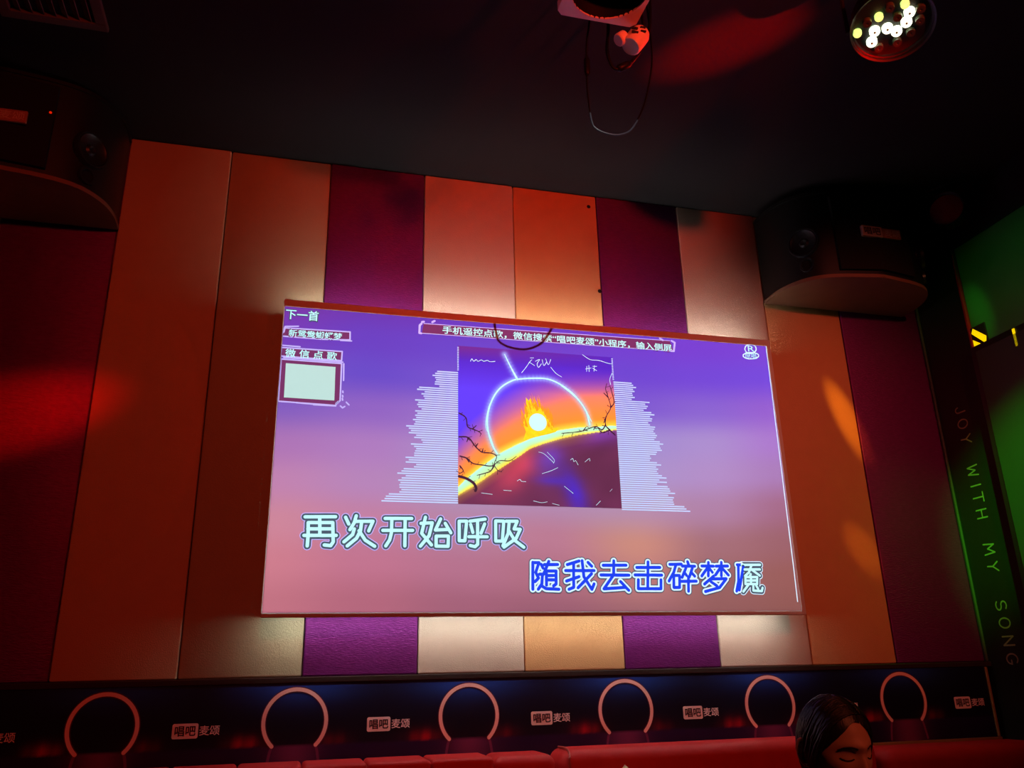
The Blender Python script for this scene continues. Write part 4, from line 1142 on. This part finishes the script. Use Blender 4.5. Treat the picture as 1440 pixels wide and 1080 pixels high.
def H(l, f, z):
    """head-local to world (her left, forward, up), head bowed"""
    f2 = f * math.cos(PITCH) - z * math.sin(PITCH)
    z2 = f * math.sin(PITCH) + z * math.cos(PITCH)
    l2 = l * math.cos(ROLL) - z2 * math.sin(ROLL)
    z3 = l * math.sin(ROLL) + z2 * math.cos(ROLL)
    return HC + LF * l2 + FW * f2 + Vector((0, 0, z3))


def head_point(th, ph):
    """th: 0 at the face, +-pi at the back; ph: -pi/2 chin .. pi/2 crown"""
    x = math.sin(th) * math.cos(ph)
    y = math.cos(th) * math.cos(ph)
    z = math.sin(ph)
    a, b, c = 0.076, 0.094, 0.116
    px, py, pz = x * a, y * b, z * c
    if z < 0:
        k = (-z)
        px *= 1 - 0.26 * k ** 1.4
        if y > 0:
            py *= 1 - 0.05 * k
        else:
            py *= 1 - 0.30 * k
            pz *= 1 - 0.25 * (-y) * k
    if y > 0.2:
        fl = min(1, (y - .2) / .5)
        py *= 1 - 0.07 * fl * abs(x) ** 1.5
        g = lambda cx_, cz_, sx, sz: math.exp(-((px - cx_) / sx) ** 2 - ((pz - cz_) / sz) ** 2)
        d = 0.0
        d += 0.0085 * g(0, 0.022, .045, .012)                       # brow ridge
        d += 0.004 * g(0, 0.055, .05, .03)                          # forehead
        for s in (-1, 1):
            d -= 0.0115 * g(s * .033, 0.000, .020, .0125)           # eye sockets
            d += 0.0075 * g(s * .033, -0.002, .0125, .0085)         # lids
            d += 0.0045 * g(s * .045, -.030, .018, .016)            # cheekbones
            d += 0.0050 * g(s * .012, -.046, .007, .007)            # nostrils
        br_ = max(0, min(1, (0.016 - pz) / .058))
        if pz > -.055:
            d += (0.004 + 0.020 * br_ ** 1.3) * math.exp(-(px / (.0075 + .005 * br_)) ** 2) * (1 if pz > -.042 else max(0, 1 - (-.042 - pz) / .012)) * (1 if pz < .016 else math.exp(-((pz - .016) / .012) ** 2))
        d += 0.0060 * g(0, -.064, .018, .0045) + 0.0065 * g(0, -.075, .016, .005)   # lips
        d -= 0.0030 * g(0, -.0695, .020, .0018)
        d += 0.0070 * g(0, -.100, .018, .012)                       # chin
        py += d * fl
    return Vector((px, py, pz))


bm = B()
bm.from_mesh(body_me)
NT, NP = 120, 90
rows = []
for j in range(1, NP):
    ph = -pi / 2 + pi * j / NP
    rows.append([bm.verts.new(H(*head_point(-pi + 2 * pi * i / NT, ph))) for i in range(NT)])
bot, topv = bm.verts.new(H(*head_point(0, -pi / 2))), bm.verts.new(H(*head_point(0, pi / 2)))
for a, b in zip(rows, rows[1:]):
    for i in range(NT):
        bm.faces.new((a[i], a[(i + 1) % NT], b[(i + 1) % NT], b[i]))
for i in range(NT):
    bm.faces.new((bot, rows[0][(i + 1) % NT], rows[0][i]))
    bm.faces.new((topv, rows[-1][i], rows[-1][(i + 1) % NT]))
# ears
for s in (-1, 1):
    outer = []
    for k in range(17):
        t = math.radians(-70 + 250 * k / 16)
        outer.append(H(s * (0.080 + .014 * math.sin(max(0, t + .5) * .8)), -0.010 - 0.017 * math.sin(t) * .9 - .006, -0.006 + 0.031 * -math.cos(t + .35)))
    tube(bm, outer, 0.0048, 8)
    lathe(bm, ((0.0, 0.006), (0.012, 0.004), (0.018, -.004), (0.012, -.010), (0.0, -.012)), H(s * 0.079, -0.016, -0.006), LF * s, 16)
    lathe(bm, ((0.0, 0.006), (0.006, 0.004), (0.0075, -.002), (0.0, -.006)), H(s * 0.078, -0.006, -0.034), LF * s, 12)
bmesh.ops.recalc_face_normals(bm, faces=bm.faces)
me = bpy.data.meshes.new('b')
bm.to_mesh(me)
bm.free()
tmp = bpy.data.objects.new('b', me)
COL.objects.link(tmp)
rm = tmp.modifiers.new('r', 'REMESH')
rm.mode = 'VOXEL'
rm.voxel_size = 0.0042
sm_ = tmp.modifiers.new('s', 'SMOOTH')
sm_.factor = 0.5
sm_.iterations = 2
bpy.context.view_layer.update()
final = bpy.data.meshes.new_from_object(tmp.evaluated_get(bpy.context.evaluated_depsgraph_get()))
bpy.data.objects.remove(tmp)
obj('body', final, M_skin, person, smooth=True)

# brows, lash lines
for s in (-1, 1):
    for nm, pts, r in (('eyebrow', ((.014, .016), (.026, .0205), (.040, .019), (.050, .012)), .0017), ('eyelashes', ((.020, -.007), (.028, -.0105), (.038, -.0105), (.047, -.006)), .0016)):
        out = []
        for x, z in pts:
            th = math.asin(min(.98, x / (0.076 * math.cos(math.asin(z / .116)))))
            p = head_point(th, math.asin(z / .116))
            out.append(H(s * p.x, p.y + .0006, p.z))
        obj(nm, tube(B(), smooth_path(out, 4), r, 6), M_brow, person, smooth=True)
# ear stud
obj('earring', lathe(B(), ((0.0, .003), (.0025, .002), (.003, 0), (.0, -.002)), H(-0.0855, -0.006, -0.034), -LF, 12), M_chrome, person)

# hair: cap shell, then combed locks from the parting to the nape and down the back
PART = 0.016


def hair_r(th, ph):
    p = head_point(th, ph)
    n = Vector((p.x / .076 ** 2, p.y / .094 ** 2, p.z / .116 ** 2)).normalized()
    return p, n


def hairline(th):
    """lowest latitude still covered by hair at each longitude"""
    a = abs(th)
    if a < 0.35:
        return 0.66 - 0.35 * (a / .35) ** 2 * .3 + .02
    if a < 1.15:
        return 0.57 - (a - .35) / .8 * 0.52
    if a < 1.75:
        return 0.05 + 0.22 * math.sin((a - 1.15) / .6 * pi) - (a - 1.15) / .6 * .05
    return max(-1.1, 0.0 - (a - 1.75) * 2.4)


bm = B()
NH, NV = 72, 26
grid = []
for i in range(NH + 1):
    th = -pi + 2 * pi * i / NH
    lo = hairline(th)
    col_ = []
    for j in range(NV + 1):
        ph = lo + (pi / 2 - lo) * (j / NV)
        p, n = hair_r(th, ph)
        q = j / NV
        lift = 0.004 + 0.007 * min(1, q * 2.5)
        lift -= 0.004 * math.exp(-((p.x - PART) / .006) ** 2) * (1 if p.y > -.03 else 0)
        lift += 0.0016 * math.sin(th * 40 + math.sin(ph * 5))
        col_.append(bm.verts.new(H(*(p + n * lift))))
    grid.append(col_)
for i in range(NH):
    for j in range(NV):
        bm.faces.new((grid[i][j], grid[i + 1][j], grid[i + 1][j + 1], grid[i][j + 1]))
bmesh.ops.remove_doubles(bm, verts=bm.verts, dist=0.0004)
hair = obj('hair', bm, M_hair, person, smooth=True)
bm = B()
rnd = random.Random(3)
for k in range(330):
    s = rnd.choice((-1, 1))
    y0 = rnd.uniform(-.075, .062)
    # start on the parting, run over the side of the head behind the ear, then hang
    th_end = s * rnd.uniform(2.25, 2.9)
    ph_end = hairline(th_end) + rnd.uniform(-.05, .12)
    z0 = .116 * math.sqrt(max(.02, 1 - (PART / .076) ** 2 - (y0 / .094) ** 2))
    a = Vector((PART + s * .002, y0, z0))
    pe, ne = hair_r(th_end, ph_end)
    pts = []
    for q in (0, .17, .34, .51, .68, .84, 1.0):
        m = a.lerp(pe, q)
        # bow outwards over the temple
        m.x += s * .034 * math.sin(pi * q)
        m.z += 0.030 * math.sin(pi * q)
        if y0 > .02:
            m.y += 0.010 * math.sin(pi * q)
        u = Vector((m.x / .076, m.y / .094, m.z / .116))
        kf = 1.0 / max(.2, u.length)
        m = Vector((m.x * kf, m.y * kf, m.z * kf))
        nn = Vector((m.x / .076 ** 2, m.y / .094 ** 2, m.z / .116 ** 2)).normalized()
        pts.append(H(*(m + nn * (0.0085 + rnd.uniform(0, .003)))))
    e = pts[-1]
    hang = e + Vector((0, 0, -rnd.uniform(.10, .28))) - FW * rnd.uniform(.03, .075) + LF * s * rnd.uniform(-.01, .018)
    pts += [e.lerp(hang, .4) + Vector((0, 0, -.01)) - FW * .012, hang]
    tp_ = [.5, .9, 1, 1, 1, 1, 1, 1, .3]
    sp_ = smooth_path(pts, 2)
    tube(bm, sp_, rnd.uniform(.0022, .0042), 5, taper=[tp_[min(8, int(i / 2))] for i in range(len(sp_))])
obj('locks', bm, M_hair, hair, smooth=True, kind='stuff')

# clothing: pullover and trousers over the body
up = skin_mesh([(n[0], n[1], n[2], n[3] + .034, (n[4] if len(n) > 4 else n[3]) + .034) for n in nodes[:4]] + [(0, -.060, .818, .066, .064)] +
               [(s * x, y, z, r) for s in (-1, 1) for x, y, z, r in ((.155, -.085, .775, .064), (.205, -.04, .66, .055), (.215, .03, .575, .048), (.16, .15, .565, .040), (.118, .222, .567, .033))],
               [(0, 1), (1, 2), (2, 3), (3, 4), (3, 5), (5, 6), (6, 7), (7, 8), (8, 9), (3, 10), (10, 11), (11, 12), (12, 13), (13, 14)], 0)
obj('pullover', up, M_cloth, person, smooth=True)
dn = skin_mesh([(0, -.17, .505, .145, .125)] + [(s * x, y, z, r) for s in (-1, 1) for x, y, z, r in ((.10, -.13, .487, .097), (.11, .10, .49, .087), (.11, .275, .485, .067), (.11, .27, .28, .062), (.11, .255, .11, .052))],
               [(0, 1), (1, 2), (2, 3), (3, 4), (4, 5), (0, 6), (6, 7), (7, 8), (8, 9), (9, 10)], 0)
obj('trousers', dn, mat('dark_denim', (0.015, 0.018, 0.03), 0.85, var=0.3, vscale=80), person, smooth=True)
for s in (-1, 1):
    bm = B()
    box(bm, -.042, .042, -.06, .20, 0.0, 0.085, bev=.03, seg=4)
    for v in bm.verts:
        c = v.co.copy()
        v.co = W(s * .115 + c.x, .25 + c.y, c.z * (1 - max(0, c.y) * 1.6))
    obj('shoe', bm, M_spk, person, smooth=True)

# her stool
sc_ = W(0, -.13, 0)
st = thing('stool', 'round red leather stool under the seated woman', 'stool', (sc_.x, sc_.y, 0))
obj('seat', lathe(B(), ((0.0, .29), (.19, .29), (.21, .30), (.215, .33), (.20, .36), (.15, .370), (0.0, .373)), (sc_.x, sc_.y, 0), (0, 0, 1), 36), M_redleather, st, smooth='auto')
for k in range(4):
    a = pi / 4 + k * pi / 2
    obj('leg', tube(B(), ((sc_.x + .17 * math.cos(a), sc_.y + .17 * math.sin(a), 0), (sc_.x + .14 * math.cos(a), sc_.y + .14 * math.sin(a), .295)), .014, 10), M_darkmetal, st)
